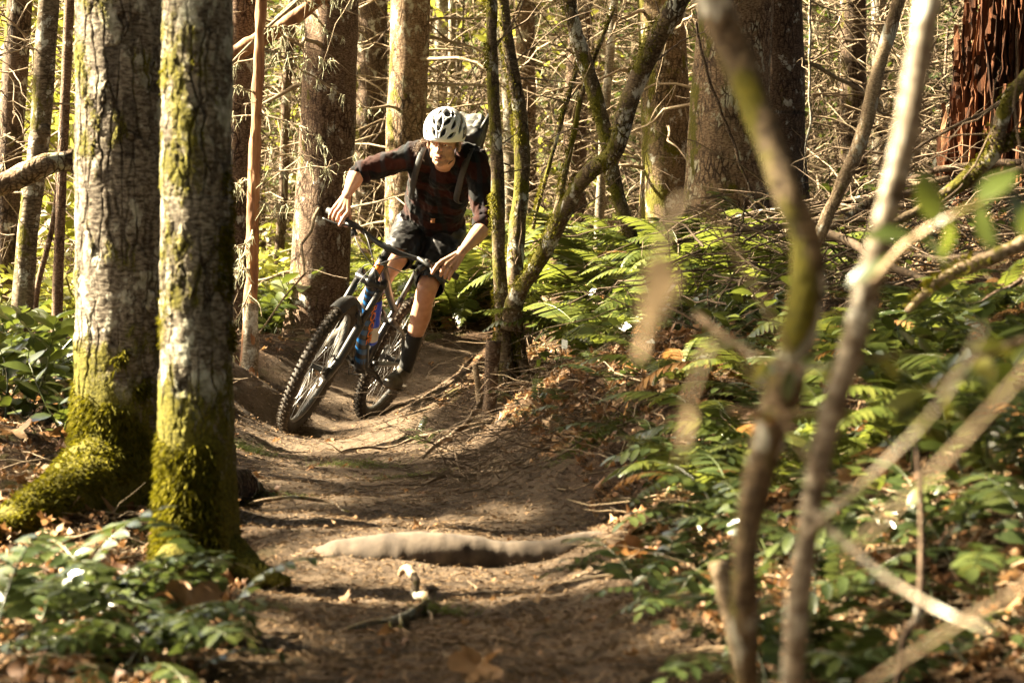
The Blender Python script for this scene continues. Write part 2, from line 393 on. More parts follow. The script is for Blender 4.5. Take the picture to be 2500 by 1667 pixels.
# ------------------------------------------------------------------ ground: one sheet, smooth surface through surveyed points
GP = [  # photo column, row, distance
    (1250, 1667, 4.70), (700, 1667, 4.65), (1700, 1640, 4.7), (200, 1650, 4.7), (2100, 1640, 4.5), (2480, 1560, 4.5), (-200, 1640, 4.7),
    (1000, 1525, 5.75), (1400, 1510, 5.7), (600, 1520, 5.5), (1650, 1440, 5.5),
    (1000, 1440, 6.35), (1300, 1440, 6.35), (720, 1430, 6.4), (1550, 1360, 6.4), (1000, 1405, 6.62), (1300, 1405, 6.62), (800, 1400, 6.65), (480, 1400, 6.40), (150, 1400, 6.3), (-150, 1350, 6.4),
    (850, 1308, 7.1), (1100, 1300, 7.1), (1400, 1312, 7.1), (640, 1325, 7.0), (850, 1290, 7.4), (1100, 1285, 7.4), (1400, 1290, 7.4),
    (1000, 1240, 8.1), (1300, 1240, 8.0), (700, 1230, 8.1), (600, 1225, 8.2), (300, 1240, 7.60), (30, 1270, 7.0), (1550, 1200, 7.8),
    (850, 1120, 10.3), (1000, 1110, 10.3), (1130, 1110, 10.0), (690, 1120, 10.3), (610, 1095, 10.5), (570, 1030, 10.9),
    (700, 1052, 12.28), (895, 1026, 13.4), (800, 1045, 12.5), (960, 1030, 12.3), (1080, 1020, 12.2), (1000, 965, 13.9), (1100, 945, 14.0), (1160, 935, 14.1),
    (615, 1000, 12.25), (650, 1030, 12.2), (640, 1078, 11.3), (700, 1086, 11.25), (770, 1086, 11.25), (660, 1105, 10.8), (740, 1105, 10.8), (585, 930, 12.4), (555, 872, 12.6), (640, 850, 13.75), (750, 834, 14.7), (950, 824, 15.2), (1180, 818, 15.7), (655, 955, 12.95), (690, 930, 13.5), (760, 905, 14.0), (765, 868, 14.35),
    (950, 890, 14.6), (950, 858, 14.9), (1150, 885, 14.9), (1150, 850, 15.3), (860, 960, 13.75), (500, 900, 12.9), (520, 860, 13.6), (640, 838, 15.2), (900, 815, 16.1),
    (1165, 1075, 10.5), (1205, 1000, 10.85), (1230, 950, 11.0), (1230, 1080, 9.9), (1300, 985, 10.2), (1380, 1095, 9.1), (1450, 1060, 9.0), (1400, 900, 10.5), (1350, 830, 11.5), (1500, 935, 9.6), (1600, 1000, 8.5),
    (1500, 900, 10.8), (1300, 760, 13.4), (1450, 720, 13.5), (1600, 800, 11.6), (1750, 1000, 8.2), (1700, 1200, 6.9), (1900, 1250, 6.0), (1900, 1450, 5.1),
    (2000, 1000, 7.4), (2000, 820, 9.4), (1800, 760, 11.5), (2300, 1200, 5.6), (2480, 1000, 6.3), (2300, 800, 8.6), (2480, 700, 8.6), (2700, 1100, 5.2),
    (1620, 625, 17.0), (1500, 650, 16.5), (1800, 555, 15.8), (1700, 660, 13.6), (2000, 560, 14.0), (2200, 560, 12.8), (2430, 500, 12.6), (2650, 480, 12.0), (2000, 680, 11.6), (2300, 660, 10.6),
    (60, 1110, 8.6), (-150, 1110, 8.4), (150, 1000, 9.8), (0, 930, 11.2), (200, 900, 12.6), (450, 930, 11.6), (350, 1030, 10.2), (50, 845, 13.5), (300, 820, 16.0), (620, 815, 16.6), (150, 800, 18.0), (450, 800, 17.5),
    (780, 800, 16.8), (950, 785, 17.2), (1150, 755, 17.3), (1250, 715, 17.6), (1130, 705, 18.6), (1050, 690, 20.0), (600, 760, 21.0), (100, 760, 21.0), (1450, 640, 20.0), (1800, 590, 20.0), (2200, 560, 20.0)]
GC = np.array([P(*g) for g in GP])
far = []
for yy, zz in ((26, .9), (36, 1.4), (50, 2.6), (70, 7.0), (95, 13), (130, 22)):
    for fx in (-1.1, -.55, 0, .55, 1.1):
        far.append((fx * yy * .5, yy, zz + max(fx, 0) * .9))
for yy in (-8, -2, 2.2): far += [(-9, yy, .2), (-3, yy, .05), (0, yy, 0), (1.3, yy, .05), (4, yy, .9), (9, yy, 2.2)]
for yy in (6, 10, 15, 22): far += [(-7 - yy * .2, yy, .35), (-3.2 - yy * .2, yy, .22), (3 + yy * .2, yy, 1.0 + yy * .05), (8 + yy * .2, yy, 2.6)]
GC = np.vstack([GC, np.array(far)])
def _k(r2): return .5 * r2 * np.log(r2 + 1e-9)
_n = len(GC); _D = ((GC[:, None, :2] - GC[None, :, :2]) ** 2).sum(-1)
_K = _k(_D) + np.eye(_n) * .004; _Pm = np.hstack([np.ones((_n, 1)), GC[:, :2]])
_A = np.block([[_K, _Pm], [_Pm.T, np.zeros((3, 3))]]); _W = np.linalg.solve(_A, np.concatenate([GC[:, 2], np.zeros(3)]))
TRAIL = np.array([P(1150, 1700, 4.4)[:2], P(1120, 1500, 5.5)[:2], P(1030, 1300, 7.2)[:2], P(930, 1150, 9.6)[:2], P(800, 1060, 12.0)[:2], P(860, 1000, 13.2)[:2], P(1000, 930, 14.0)[:2], P(1150, 890, 14.7)[:2], (1.0, 14.9), (2.2, 14.6)])
TRAIL_S = catmull(np.c_[TRAIL, np.zeros(len(TRAIL))], 120)[:, :2]
TRAIL_W = np.interp(np.linspace(0, 1, 120), [0, .15, .3, .42, .6, 1], [.42, .42, .52, .44, .55, .5])

def gz_smooth(x, y):
    x = np.asarray(x, float); y = np.asarray(y, float); sh = x.shape; x = x.ravel(); y = y.ravel(); out = np.empty(len(x))
    for a in range(0, len(x), 20000):
        xs, ys = x[a:a + 20000], y[a:a + 20000]
        d = (xs[:, None] - GC[None, :, 0]) ** 2 + (ys[:, None] - GC[None, :, 1]) ** 2
        out[a:a + 20000] = _k(d) @ _W[:_n] + _W[_n] + _W[_n + 1] * xs + _W[_n + 2] * ys
    return out.reshape(sh)

def trail_mask(x, y):
    x = np.asarray(x, float); sh = x.shape; x = x.ravel(); y = np.asarray(y, float).ravel(); out = np.empty(len(x))
    for a in range(0, len(x), 40000):
        d = np.sqrt((x[a:a + 40000, None] - TRAIL_S[None, :, 0]) ** 2 + (y[a:a + 40000, None] - TRAIL_S[None, :, 1]) ** 2) - TRAIL_W[None]
        out[a:a + 40000] = d.min(1)
    return (1 - sstep(-.12, .22, out)).reshape(sh)

def gz(x, y):
    x = np.asarray(x, float); y = np.asarray(y, float); t = trail_mask(x, y); q = np.stack([x, y, x * 0], -1)
    near = 1 - sstep(20, 60, y) * .3
    return gz_smooth(x, y) + near * ((1 - t) * (.045 * fbm(q * 2.2, 3, 3) + .022 * fbm(q * 9, 2, 9)) + t * (.014 * fbm(q * 3.1, 3, 5) + .009 * fbm(q * 15, 3, 8)))

def G(px, d, dz=0.0):
    """ground point under photo column px at distance d"""
    x = (px - 1250) / FPX * d; return np.array([x, d, float(gz(np.array([x]), np.array([d]))[0]) + dz])

def build_ground():
    ys = np.concatenate([np.arange(-9, 3.6, .6), np.arange(3.6, 9, .026), np.arange(9, 16.5, .036), np.arange(16.5, 30, .14), np.arange(30, 60, .8), np.arange(60, 160, 4)])
    xs = np.concatenate([np.arange(-90, -8, 4), np.arange(-8, -3.4, .3), np.arange(-3.4, 3.6, .034), np.arange(3.6, 8, .3), np.arange(8, 91, 4)])
    X, Y = np.meshgrid(xs, ys); Z = gz(X, Y); nx, ny = len(xs), len(ys)
    i = np.arange(ny - 1)[:, None] * nx + np.arange(nx - 1)[None]
    F = np.stack([i, i + 1, i + 1 + nx, i + nx], -1).reshape(-1, 4)
    me = new_mesh('ground', np.stack([X, Y, Z], -1).reshape(-1, 3), F)
    at = me.attributes.new('trail', 'FLOAT', 'POINT'); at.data.foreach_set('value', trail_mask(X, Y).ravel().astype(np.float32))
    t = NT('forest_soil'); a = t.n('Attribute', attribute_name='trail'); co = t.coord()
    n1 = t.noise(co, 2.2, 6, .6); n2 = t.noise(co, 26, 6, .65); n3 = t.noise(co, 150, 3, .6)
    dirt = t.ramp(n2, [(.30, (.034, .022, .014)), (.50, (.072, .049, .032)), (.70, (.125, .090, .061))])
    dirt = t.mix(t.ramp(n1, [(.42, 0), (.64, .7)]), dirt, (.14, .102, .07))
    duff = t.ramp(n2, [(.32, (.018, .010, .006)), (.52, (.05, .027, .013)), (.70, (.095, .054, .028))])
    duff = t.mix(t.ramp(t.noise(co, 5, 5), [(.56, 0), (.66, .55)]), duff, (.07, .075, .014))
    f = t.math('ADD', a.outputs['Fac'], t.math('MULTIPLY', t.math('SUBTRACT', n2, .5), .9), True)
    c = t.mix(f, duff, dirt); c = t.mix(.7, c, t.ramp(n3, [(.3, .55), (.7, 1.4)]), 'MULTIPLY')
    t.l(c, t.b.inputs['Base Color']); t.b.inputs['Roughness'].default_value = .95; t.b.inputs['Specular IOR Level'].default_value = .15
    t.bump(t.math('ADD', t.math('MULTIPLY', n2, .8), t.math('MULTIPLY', n3, .4)), 1.0, .035)
    o = link('ground', me, t.m); tag(o, kind='structure'); o['label'] = 'bare brown dirt trail through needle-strewn forest floor'
    return o
build_ground()

# ------------------------------------------------------------------ trees
CLEAR = []      # (x, y, r): trunks, so that plants keep off them
def trunk_mesh(pts, rad, sides, dens, seed=0, lump=.05, flare=0, flare_h=.25, lobes=4, phase=0., fine_top=None):
    """tapering trunk; dens = ring spacing along the path near the ground"""
    pts = np.asarray(pts, float); L = np.linalg.norm(np.diff(pts, axis=0), axis=1).sum()
    if fine_top is None: n = max(int(L / dens), 6); tt = np.linspace(0, 1, n)
    else:
        a = np.arange(0, fine_top, dens); b = np.arange(fine_top, L, .12); tt = np.concatenate([a, b, [L]]) / L
    base = catmull(pts, 240); s0 = np.concatenate([[0], np.cumsum(np.linalg.norm(np.diff(base, axis=0), axis=1))]); s0 /= s0[-1]
    C = np.stack([np.interp(tt, s0, base[:, k]) for k in range(3)], -1)
    R = np.interp(tt, np.linspace(0, 1, len(rad)), rad); T, N, B = frames(C)
    th = np.linspace(0, 2 * math.pi, sides, endpoint=False); h = (tt * L)[:, None]
    rr = R[:, None] * (1 + flare * np.exp(-h / flare_h) * (.62 + .55 * np.cos(lobes * th + phase + 1.3 * np.sin(th * 2 + phase))[None]))
    D = N[:, None] * np.cos(th)[None, :, None] + B[:, None] * np.sin(th)[None, :, None]
    q = C[:, None] + D * R[:, None, None]
    rr = rr * (1 + lump * fbm(q * np.array([4, 4, 1.6]) / max(R.max() * 6, .05), 3, seed))
    V = (C[:, None] + D * rr[:, :, None]).reshape(-1, 3); n = len(tt)
    i = np.arange(n - 1)[:, None] * sides; j = np.arange(sides)[None]; j2 = (j + 1) % sides
    F = np.stack([i + j, i + j2, i + sides + j2, i + sides + j], -1).reshape(-1, 4)
    return V, F, C, R

def twig_paths(starts, dirs, lens, k=6, wob=.18, droop=.1, seed=0, r0=.01):
    r = np.random.default_rng(seed); m = len(starts); t = np.linspace(0, 1, k)[None, :, None]
    a = r.normal(0, wob, (m, k, 3)).cumsum(1) / math.sqrt(k); a -= a[:, :1]
    pts = starts[:, None] + (dirs[:, None] * t + a * t) * lens[:, None, None]; pts[..., 2] -= droop * (t[..., 0] ** 2) * lens[:, None]
    rad = np.broadcast_to(np.asarray(r0), (m,))[:, None] * (1 - .8 * np.linspace(0, 1, k)[None]); return pts, rad

def dead_branches(root, C, R, org, n, hlo, hhi, lmin, lmax, seed, mat, lich=0, sub=3, rfac=.10):
    """each dead branch with its side twigs is a part of the tree; beard lichen hangs from it as a sub-part"""
    r = np.random.default_rng(seed); z0 = C[0, 2]
    for b in range(n):
        z = z0 + hlo + (hhi - hlo) * (b + r.random()) / n; k = int(np.argmin(np.abs(C[:, 2] - z))); th = r.random() * 2 * math.pi
        d = np.array([math.cos(th), math.sin(th) * .8, r.uniform(-.25, .25)]); L = r.uniform(lmin, lmax)
        p, rad = twig_paths((C[k] + unit(d) * R[k] * .7)[None], unit(d)[None], np.array([L]), 8, .16, .12 + .2 * r.random(), int(r.integers(1e6)), min(R[k] * rfac, .016) * r.uniform(.6, 1.2))
        V, F = tubes_np(p, rad, 5); mb_V, mb_F = [V], [F]; off = len(V); tips = [p[0]]
        m = int(r.integers(sub, sub + 4)); idx = r.integers(2, 8, m)
        sd = unit(d)[None] * .5 + r.normal(0, .6, (m, 3)); sd /= np.linalg.norm(sd, axis=1, keepdims=True)
        q, qr = twig_paths(p[0][idx], sd, r.uniform(.2, .5, m) * L, 6, .2, .15, int(r.integers(1e6)), .004)
        V, F = tubes_np(q, qr, 3); mb_V.append(V); mb_F.append(F + off)
        o = link('branch', new_mesh('branch', np.concatenate(mb_V) - org, np.concatenate(mb_F)), mat, root)
        if lich and r.random() < lich:
            nl = 40; src = p[0][r.integers(1, 8, nl)] + r.normal(0, .008, (nl, 3)); q, qr = twig_paths(src, np.tile([0, 0, -1.0], (nl, 1)) + r.normal(0, .4, (nl, 3)), r.uniform(.02, .07, nl), 4, .4, .1, int(r.integers(1e6)), .0035)
            V, F = tubes_np(q, qr, 3); link('lichen', new_mesh('lichen', V - org, F), M['lichen'], o)['kind'] = 'stuff'

def crown_mesh(c, rx, rz, n, seed, leaf=.16):
    """sprays of needles spread in drooping layers"""
    r = np.random.default_rng(seed); u = r.normal(size=(n, 3)); u /= np.linalg.norm(u, axis=1, keepdims=True); rad = r.random(n) ** .45
    p = u * rad[:, None] * np.array([rx, rx, rz]); p[:, 2] = np.round(p[:, 2] / .55) * .55 + r.normal(0, .1, n) - .18 * np.hypot(p[:, 0], p[:, 1])
    keep = fbm(p * .8 + seed, 2, seed) > -.25; p = p[keep]; n = len(p)
    a = r.random(n) * 6.283; d = np.stack([np.cos(a), np.sin(a), r.normal(-.2, .3, n)], 1); s = np.stack([-np.sin(a), np.cos(a), r.normal(0, .4, n)], 1)
    L = leaf * r.uniform(.6, 1.5, n)[:, None]; w = L * r.uniform(.25, .45, n)[:, None]
    V = np.stack([p, p + d * L * .5 + s * w, p + d * L, p + d * L * .5 - s * w], 1).reshape(-1, 3) + np.asarray(c)
    return V, np.arange(n * 4).reshape(-1, 4)

def tree(name, label, pxs, D, rad, mat, group=None, sides=40, dens=.05, top=9.0, flare=.25, flare_h=.25, crown=None, seed=0, branches=None, lump=.06, true_fine=None, lobes=4, phase=0., sink=.1, lich=0):
    """pxs: list of (photo column, row) of the trunk axis from the ground up; the trunk then runs on up to height top"""
    pts = [P(px, py, D) for px, py in pxs]; g = G(pxs[0][0], D); pts[0] = g - np.array([0, 0, sink])
    d = unit(pts[-1] - pts[-2]); pts.append(pts[-1] + d * (top - pts[-1][2]) / max(d[2], .3)); pts = np.array(pts); org = g.copy()
    root = thing(name, label, 'tree', org, group)
    V, F, C, R = trunk_mesh(pts, rad, sides, dens, seed, lump, flare, flare_h, lobes, phase, true_fine)
    link('trunk', new_mesh('trunk', V - org, F), mat, root); CLEAR.append((g[0], g[1], rad[0] * 1.25))
    if crown:
        V, F = crown_mesh(pts[-1] - np.array([0, 0, crown[1] * .5]), crown[0], crown[1], crown[2], seed + 5); link('crown', new_mesh('crown', V - org, F, False), M['canopy'], root)
    if branches: dead_branches(root, C, R, org, *branches, seed + 9, M['twig'], lich)
    return root, org, C, R

def moss_on(root, org, V0, N0, n, lo, hi, seed, keep, length=(.012, .032)):
    r = np.random.default_rng(seed); ok = np.where(keep)[0]; idx = r.choice(ok, n); p = V0[idx]; nn = N0[idx]
    d = nn * .7 + r.normal(0, .45, (n, 3)) + np.array([0, 0, -.35]); d /= np.linalg.norm(d, axis=1, keepdims=True)
    s = np.cross(d, r.normal(size=(n, 3))); s /= np.linalg.norm(s, axis=1, keepdims=True); L = r.uniform(*length, n)[:, None]; w = .0028
    p = p + nn * .004 + r.normal(0, .004, (n, 3)); mid = p + d * L * .6; tip = p + d * L + np.array([0, 0, -.3]) * L
    V = np.stack([p - s * w, p + s * w, mid + s * w * .8, tip, mid - s * w * .8], 1).reshape(-1, 3)
    F = np.arange(n * 5).reshape(-1, 5)
    o = link('moss', new_mesh('moss', V - org, F, False), M['moss'], root); o['kind'] = 'stuff'; return o

def trunk_normals(V, sides):
    n = len(V) // sides; Q = V.reshape(n, sides, 3); c = Q.mean(1, keepdims=True); d = Q - c; d /= np.linalg.norm(d, axis=2, keepdims=True) + 1e-9; return d.reshape(-1, 3)

# the two near trunks
rt, org, C_, R_ = tree('alder_tree', 'thick lichen-spotted trunk with a mossy buttress root, behind the slimmer mossy trunk', [(297, 1240), (302, 1000), (300, 700), (297, 400), (296, 0)], 7.6,
    (.142, .139, .136, .133, .125, .12), M['bark_near'], sides=230, dens=.0065, true_fine=2.55, flare=.30, flare_h=.20, lobes=3, phase=.6, seed=3, lump=.035)
V, F, _, _ = trunk_mesh(np.array([P(302, 1260, 7.6), P(302, 1000, 7.6), P(300, 700, 7.6)]), (.145, .141, .138), 90, .01, 3, .035, .30, .2, 3, .6)
nn = trunk_normals(V, 90); hz = V[:, 2] - org[2]; keep = (hz < .42 + .10 * fbm(V * 7, 2, 4)) & (nn[:, 1] < .35) & (fbm(V * 9, 2, 8) > -.15)
moss_on(rt, org, V, nn, 6500, 0, .5, 4, keep)
# buttress root sweeping to the left
rp = catmull([P(330, 1130, 7.6), P(235, 1150, 7.45), P(150, 1210, 7.2), P(50, 1268, 6.95), P(-70, 1300, 6.75)], 70); rp[:, 2] -= .02
rr = np.interp(np.linspace(0, 1, 70), [0, .3, .6, 1], [.125, .105, .075, .05])
V, F = tube(rp, rr, 70, True); V = np.asarray(V); nn = V - np.repeat(rp, 70, 0); nn /= np.linalg.norm(nn, axis=1, keepdims=True)
V = V + nn * (.014 * fbm(V * 9, 3, 2))[:, None]; V[:, 2] = np.where(nn[:, 2] < -.3, V[:, 2] - .05, V[:, 2])
rtp = link('root', new_mesh('root', V - org, F), M['bark_mossy'], rt)
moss_on(rtp, org, V, nn, 6500, 0, 1, 5, (nn[:, 2] > .05) & (fbm(V * 8, 2, 4) > -.45), (.01, .026))
rp = catmull([P(330, 1150, 7.65), P(400, 1195, 7.75), P(560, 1190, 8.3), P(625, 1215, 8.6)], 40)
V, F = tube(rp, np.linspace(.12, .035, 40), 40); V = V + .012 * fbm(V * 9, 3, 2)[:, None]; link('root', new_mesh('root', V - org, F), M['bark_dark'], rt)

rt, org, C_, R_ = tree('alder_tree', 'slim trunk wrapped in bright moss at its foot, nearest to the trail', [(495, 1400), (484, 1150), (481, 900), (482, 500), (484, 0)], 6.4,
    (.098, .089, .081, .077, .075, .07), M['bark_mossy'], sides=210, dens=.0058, true_fine=2.1, flare=.24, flare_h=.14, lobes=3, phase=2.2, seed=6, lump=.045)
V, F, _, _ = trunk_mesh(np.array([P(495, 1415, 6.4), P(484, 1150, 6.4), P(481, 900, 6.4)]), (.10, .090, .082), 90, .01, 6, .045, .24, .14, 3, 2.2)
nn = trunk_normals(V, 90); hz = V[:, 2] - org[2]; keep = (hz < .38 + .08 * fbm(V * 7, 2, 4)) & (nn[:, 1] < .35) & (nn[:, 0] < .55) & (fbm(V * 9, 2, 8) > -.25)
moss_on(rt, org, V, nn, 6500, 0, .5, 7, keep)
V, F, _, _ = trunk_mesh(np.array([P(481, 900, 6.4), P(482, 500, 6.4), P(484, 0, 6.4)]), (.081, .077, .075), 90, .01, 6, .045)
nn = trunk_normals(V, 90); keep = (nn[:, 1] < .35) & (fbm(V * np.array([11, 11, 6]), 3, 31) > .42)
moss_on(rt, org, V, nn, 3200, 0, .5, 8, keep, (.01, .024))

for pl, rad in (([(545, 1335, 6.38), (600, 1375, 6.35), (650, 1402, 6.3), (700, 1420, 6.28)], (.05, .035, .022, .008)), ([(440, 1360, 6.35), (400, 1400, 6.2), (360, 1428, 6.1), (330, 1440, 6.05)], (.05, .034, .02, .008))):
    p = catmull([P(*q) for q in pl], 24); V, F = tube(p, np.interp(np.linspace(0, 1, 24), np.linspace(0, 1, 4), rad), 26); V = V + .006 * fbm(V * 16, 3, 3)[:, None]; link('root', new_mesh('root', V - org, F), M['bark_mossy'], rt)

# trunks behind the trail
TREES = [
 ('fir_tree', 'thick reddish fir trunk sunlit down one side, directly behind the rider', [(768, 850), (785, 600), (800, 330), (812, 0)], 15.6, (.19, .168, .16, .158, .15), 'bark_fir', dict(sides=72, dens=.025, flare=.22, branches=(13, .5, 3.2, .5, 1.3), lich=.5)),
 ('fir_tree', 'lichen-flecked fir trunk rising behind the riders helmet', [(990, 640), (992, 330), (1003, 0)], 18.5, (.155, .15, .148, .14), 'bark_fir_pale', dict(sides=56, dens=.03, branches=(16, .7, 3.4, .6, 1.5), lich=.5)),
 ('fir_tree', 'dim brown trunk between the thick reddish fir and the fir behind the helmet', [(905, 640), (905, 300), (908, 0)], 21.0, (.14, .135, .13, .12), 'bark_dark', dict(branches=(10, .8, 3.4, .5, 1.2))),
 ('fir_tree', 'dark straight trunk just behind the peeled orange snag', [(572, 780), (580, 400), (590, 0)], 15.0, (.10, .09, .085, .08), 'bark_fir', dict(branches=(9, 1.0, 2.6, .4, .9), lich=.4)),
 ('fir_tree', 'upright fir trunk green with moss on its sunny side, behind the leaning mossy limbs', [(1628, 620), (1625, 300), (1612, 0)], 17.0, (.18, .165, .155, .145), 'bark_green', dict(sides=64, dens=.03, flare=.3, branches=(10, .6, 2.6, .4, 1.0))),
 ('fir_tree', 'coarse grey-barked trunk leaning against the broad dark trunk', [(1772, 570), (1778, 350), (1800, 0)], 15.3, (.25, .215, .185, .17), 'bark_fir_pale', dict(sides=72, dens=.025, flare=.22, flare_h=.4)),
 ('fir_tree', 'broad dark trunk beside the pale hanging twig', [(1895, 540), (1892, 300), (1885, 0)], 16.2, (.205, .195, .19, .18), 'bark_dark', dict(sides=72, dens=.025, branches=(10, .8, 2.4, .5, 1.2))),
 ('fir_tree', 'mid-sized trunk to the right of the broad dark trunk, half hidden by twigs', [(2085, 560), (2082, 0)], 20.5, (.11, .105, .10), 'bark_dark', dict(branches=(14, .6, 3.2, .5, 1.5), lich=.3)),
 ('fir_tree', 'narrow pale trunk next to the blurred grey stem', [(2150, 560), (2146, 0)], 23, (.075, .07, .065), 'bark_pale', dict(branches=(8, .6, 3.0, .4, 1.0))),
 ('fir_tree', 'far-left pale brown trunk cut by the picture edge', [(8, 800), (20, 450), (48, 0)], 16.5, (.09, .085, .078, .075), 'bark_dark', dict(branches=(10, .8, 3.0, .5, 1.2), lich=.3)),
 ('alder_tree', 'slender dark leaning trunk with yellow moss on its edge, left of the fallen log end', [(42, 870), (65, 600), (98, 320), (120, 0)], 12.0, (.052, .052, .050, .046, .04), 'bark_alder', dict(branches=(6, 1.0, 2.4, .3, .8))),
 ('fir_tree', 'sunlit tan trunk seen between the two mossy stems', [(1240, 640), (1246, 300), (1225, 0)], 20.0, (.06, .058, .055, .05), 'bark_pale', dict(branches=(8, .6, 3.0, .4, 1.0))),
 ('fir_tree', 'two-toned trunk just right of the mossy stems', [(1290, 640), (1284, 300), (1281, 0)], 22.0, (.095, .088, .084, .08), 'bark_fir_pale', dict(branches=(14, .6, 3.6, .5, 1.5))),
 ('fir_tree', 'brown trunk between the mossy leaning limb and the white birch stem', [(1398, 640), (1405, 300), (1418, 0)], 24.0, (.12, .11, .10, .09), 'bark_fir', dict(branches=(14, .6, 3.8, .5, 1.5))),
 ('birch_sapling', 'thin white-barked stem leaning beside the mossy limb', [(1455, 640), (1474, 330), (1500, 0)], 17.0, (.032, .029, .026, .024), 'bark_pale', dict(branches=(4, 1.0, 2.4, .3, .6))),
 ('sapling', 'straight brown pole standing left of the lichen-spotted trunk', [(136, 880), (150, 450), (170, 0)], 14.0, (.030, .028, .025, .022), 'bark_fir', dict(branches=(7, .5, 2.2, .2, .5))),
 ('sapling', 'thin crooked pole beside the straight brown pole', [(78, 890), (92, 700), (130, 540), (152, 330), (166, 0)], 14.5, (.017, .017, .016, .015, .014, .012), 'bark_fir', dict(branches=(5, .5, 2.2, .2, .5))),
 ('sapling', 'yellow-lit stem at the top right behind the blurred grey stem', [(2228, 560), (2236, 0)], 22, (.055, .05, .045), 'bark_pale', dict(branches=(6, .6, 3.0, .4, 1.0))),
 ('sapling', 'thin pink-brown stem above the helmet, left one of the pair', [(1098, 640), (1105, 0)], 26, (.045, .04, .035), 'bark_pale', dict(branches=(6, .6, 3.4, .4, 1.0))),
 ('sapling', 'thin pink-brown stem above the helmet, right one of the pair', [(1116, 640), (1118, 0)], 27, (.042, .038, .033), 'bark_pale', dict(branches=(6, .6, 3.4, .4, 1.0))),
 ('sapling', 'slim dark stem right of the thick reddish fir, beside the lit trunk', [(668, 800), (690, 500), (700, 200), (715, 0)], 20, (.04, .038, .036, .033, .03), 'bark_dark', dict(branches=(7, .6, 2.6, .3, .8)))]
for k, (nm, lb, pxs, D, rad, mt, kw) in enumerate(TREES):
    kw = dict(kw); tree(nm, lb, pxs, D, rad, M[mt], 'trunks standing in the forest', seed=20 + k, **kw)

# farther trunks, each on its own
r = np.random.default_rng(77); ORD = ['first', 'second', 'third', 'fourth', 'fifth', 'sixth', 'seventh', 'eighth', 'ninth', 'tenth', 'eleventh', 'twelfth', 'thirteenth', 'fourteenth', 'fifteenth', 'sixteenth', 'seventeenth', 'eighteenth', 'nineteenth', 'twentieth']
cols = np.sort(np.concatenate([r.uniform(-60, 190, 9), r.uniform(560, 960, 11), r.uniform(1040, 1560, 16), r.uniform(1690, 2540, 18)]))
zone_n = {}
for px in cols:
    D = r.uniform(25, 46); zn = 'left of the lichen-spotted trunk' if px < 200 else 'between the slim mossy trunk and the rider' if px < 1000 else 'between the rider and the mossy upright fir' if px < 1565 else 'beyond the broad dark trunk and the red stump'
    zone_n[zn] = zone_n.get(zn, 0) + 1; w = r.uniform(.05, .13)
    tree('fir_tree', f'distant trunk {zn}, {ORD[zone_n[zn] - 1]} from the left', [(px + r.normal(0, 10), 640), (px, 0)], D, (w, w * .9, w * .8), M[['bark_fir', 'bark_dark', 'bark_pale', 'bark_fir_pale'][int(r.integers(4))]],
         'distant trunks', sides=16, dens=.15, top=9.5, branches=(5, .5, 5.5, .5, 1.8), seed=int(r.integers(1e5)), flare=.15)

# peeled orange snag with torn lichen-hung branch stubs
pts = np.array([G(608, 13.4, -.05), P(612, 740, 13.4), P(618, 560, 13.4), P(625, 300, 13.4), P(637, 0, 13.4), P(645, -330, 13.4)]); org = G(608, 13.4)
rt = thing('dead_snag', 'peeled orange-brown dead stem with white lichen, left of the reddish fir', 'snag', org)
V, F, C_, R_ = trunk_mesh(pts, (.043, .036, .033, .031, .028, .024), 40, .012, 4, .22, .3, .12); link('trunk', new_mesh('trunk', V - org, F), M['peeled'], rt)
V, F, _, _ = trunk_mesh(pts[:2], (.048, .042), 40, .012, 5, .2, .2, .1); link('bark', new_mesh('bark', V - org, F), M['bark_pale'], rt)
dead_branches(rt, C_, R_, org, 16, .45, 2.3, .18, .6, 41, M['twig'], .9, 4, .2)
# fallen logs leaning through the trees
def log(label, pxd, rad, mat, n=60, sides=36, seed=1, stubs=0):
    pts = np.array([P(*q) for q in pxd]); org = pts[0]; rt = thing('fallen_log', label, 'log', org)
    V, F, C, R = trunk_mesh(pts, rad, sides, np.linalg.norm(pts[-1] - pts[0]) / n, seed, .14); cap = [tuple(range(sides - 1, -1, -1)), tuple(range(len(V) - sides, len(V)))]
    V[:sides] += np.random.default_rng(seed).normal(0, .018, (sides, 3)); V[-sides:] += np.random.default_rng(seed + 1).normal(0, .018, (sides, 3))
    link('trunk', new_mesh('trunk', V - org, [tuple(f) for f in F.tolist()] + cap), mat, rt)
    if stubs: dead_branches(rt, np.c_[C[:, :2], C[:, 2]], R, org, stubs, 0, C[:, 2].max() - C[0, 2], .2, .5, seed, M['twig'], .8, 3, .3)
    return rt
log('broken log propped across the thin poles at the far left', [(-120, 510, 11.2), (60, 425, 11.2), (130, 398, 11.25), (184, 392, 11.3)], (.047, .050, .054, .052), M['bark_fir_pale'], seed=3)
log('pale peeled log slanting up behind the slim mossy trunk to the reddish fir', [(480, 195, 14.4), (600, 115, 14.5), (690, 65, 14.6), (790, -10, 14.7)], (.05, .048, .045, .04), M['peeled'], seed=5, stubs=5)
log('thin dead pole lying over the pale peeled log', [(545, 175, 14.2), (640, 80, 14.3), (730, 0, 14.3), (780, -60, 14.3)], (.008, .010, .011, .010), M['bark_stick'], sides=10, seed=7)

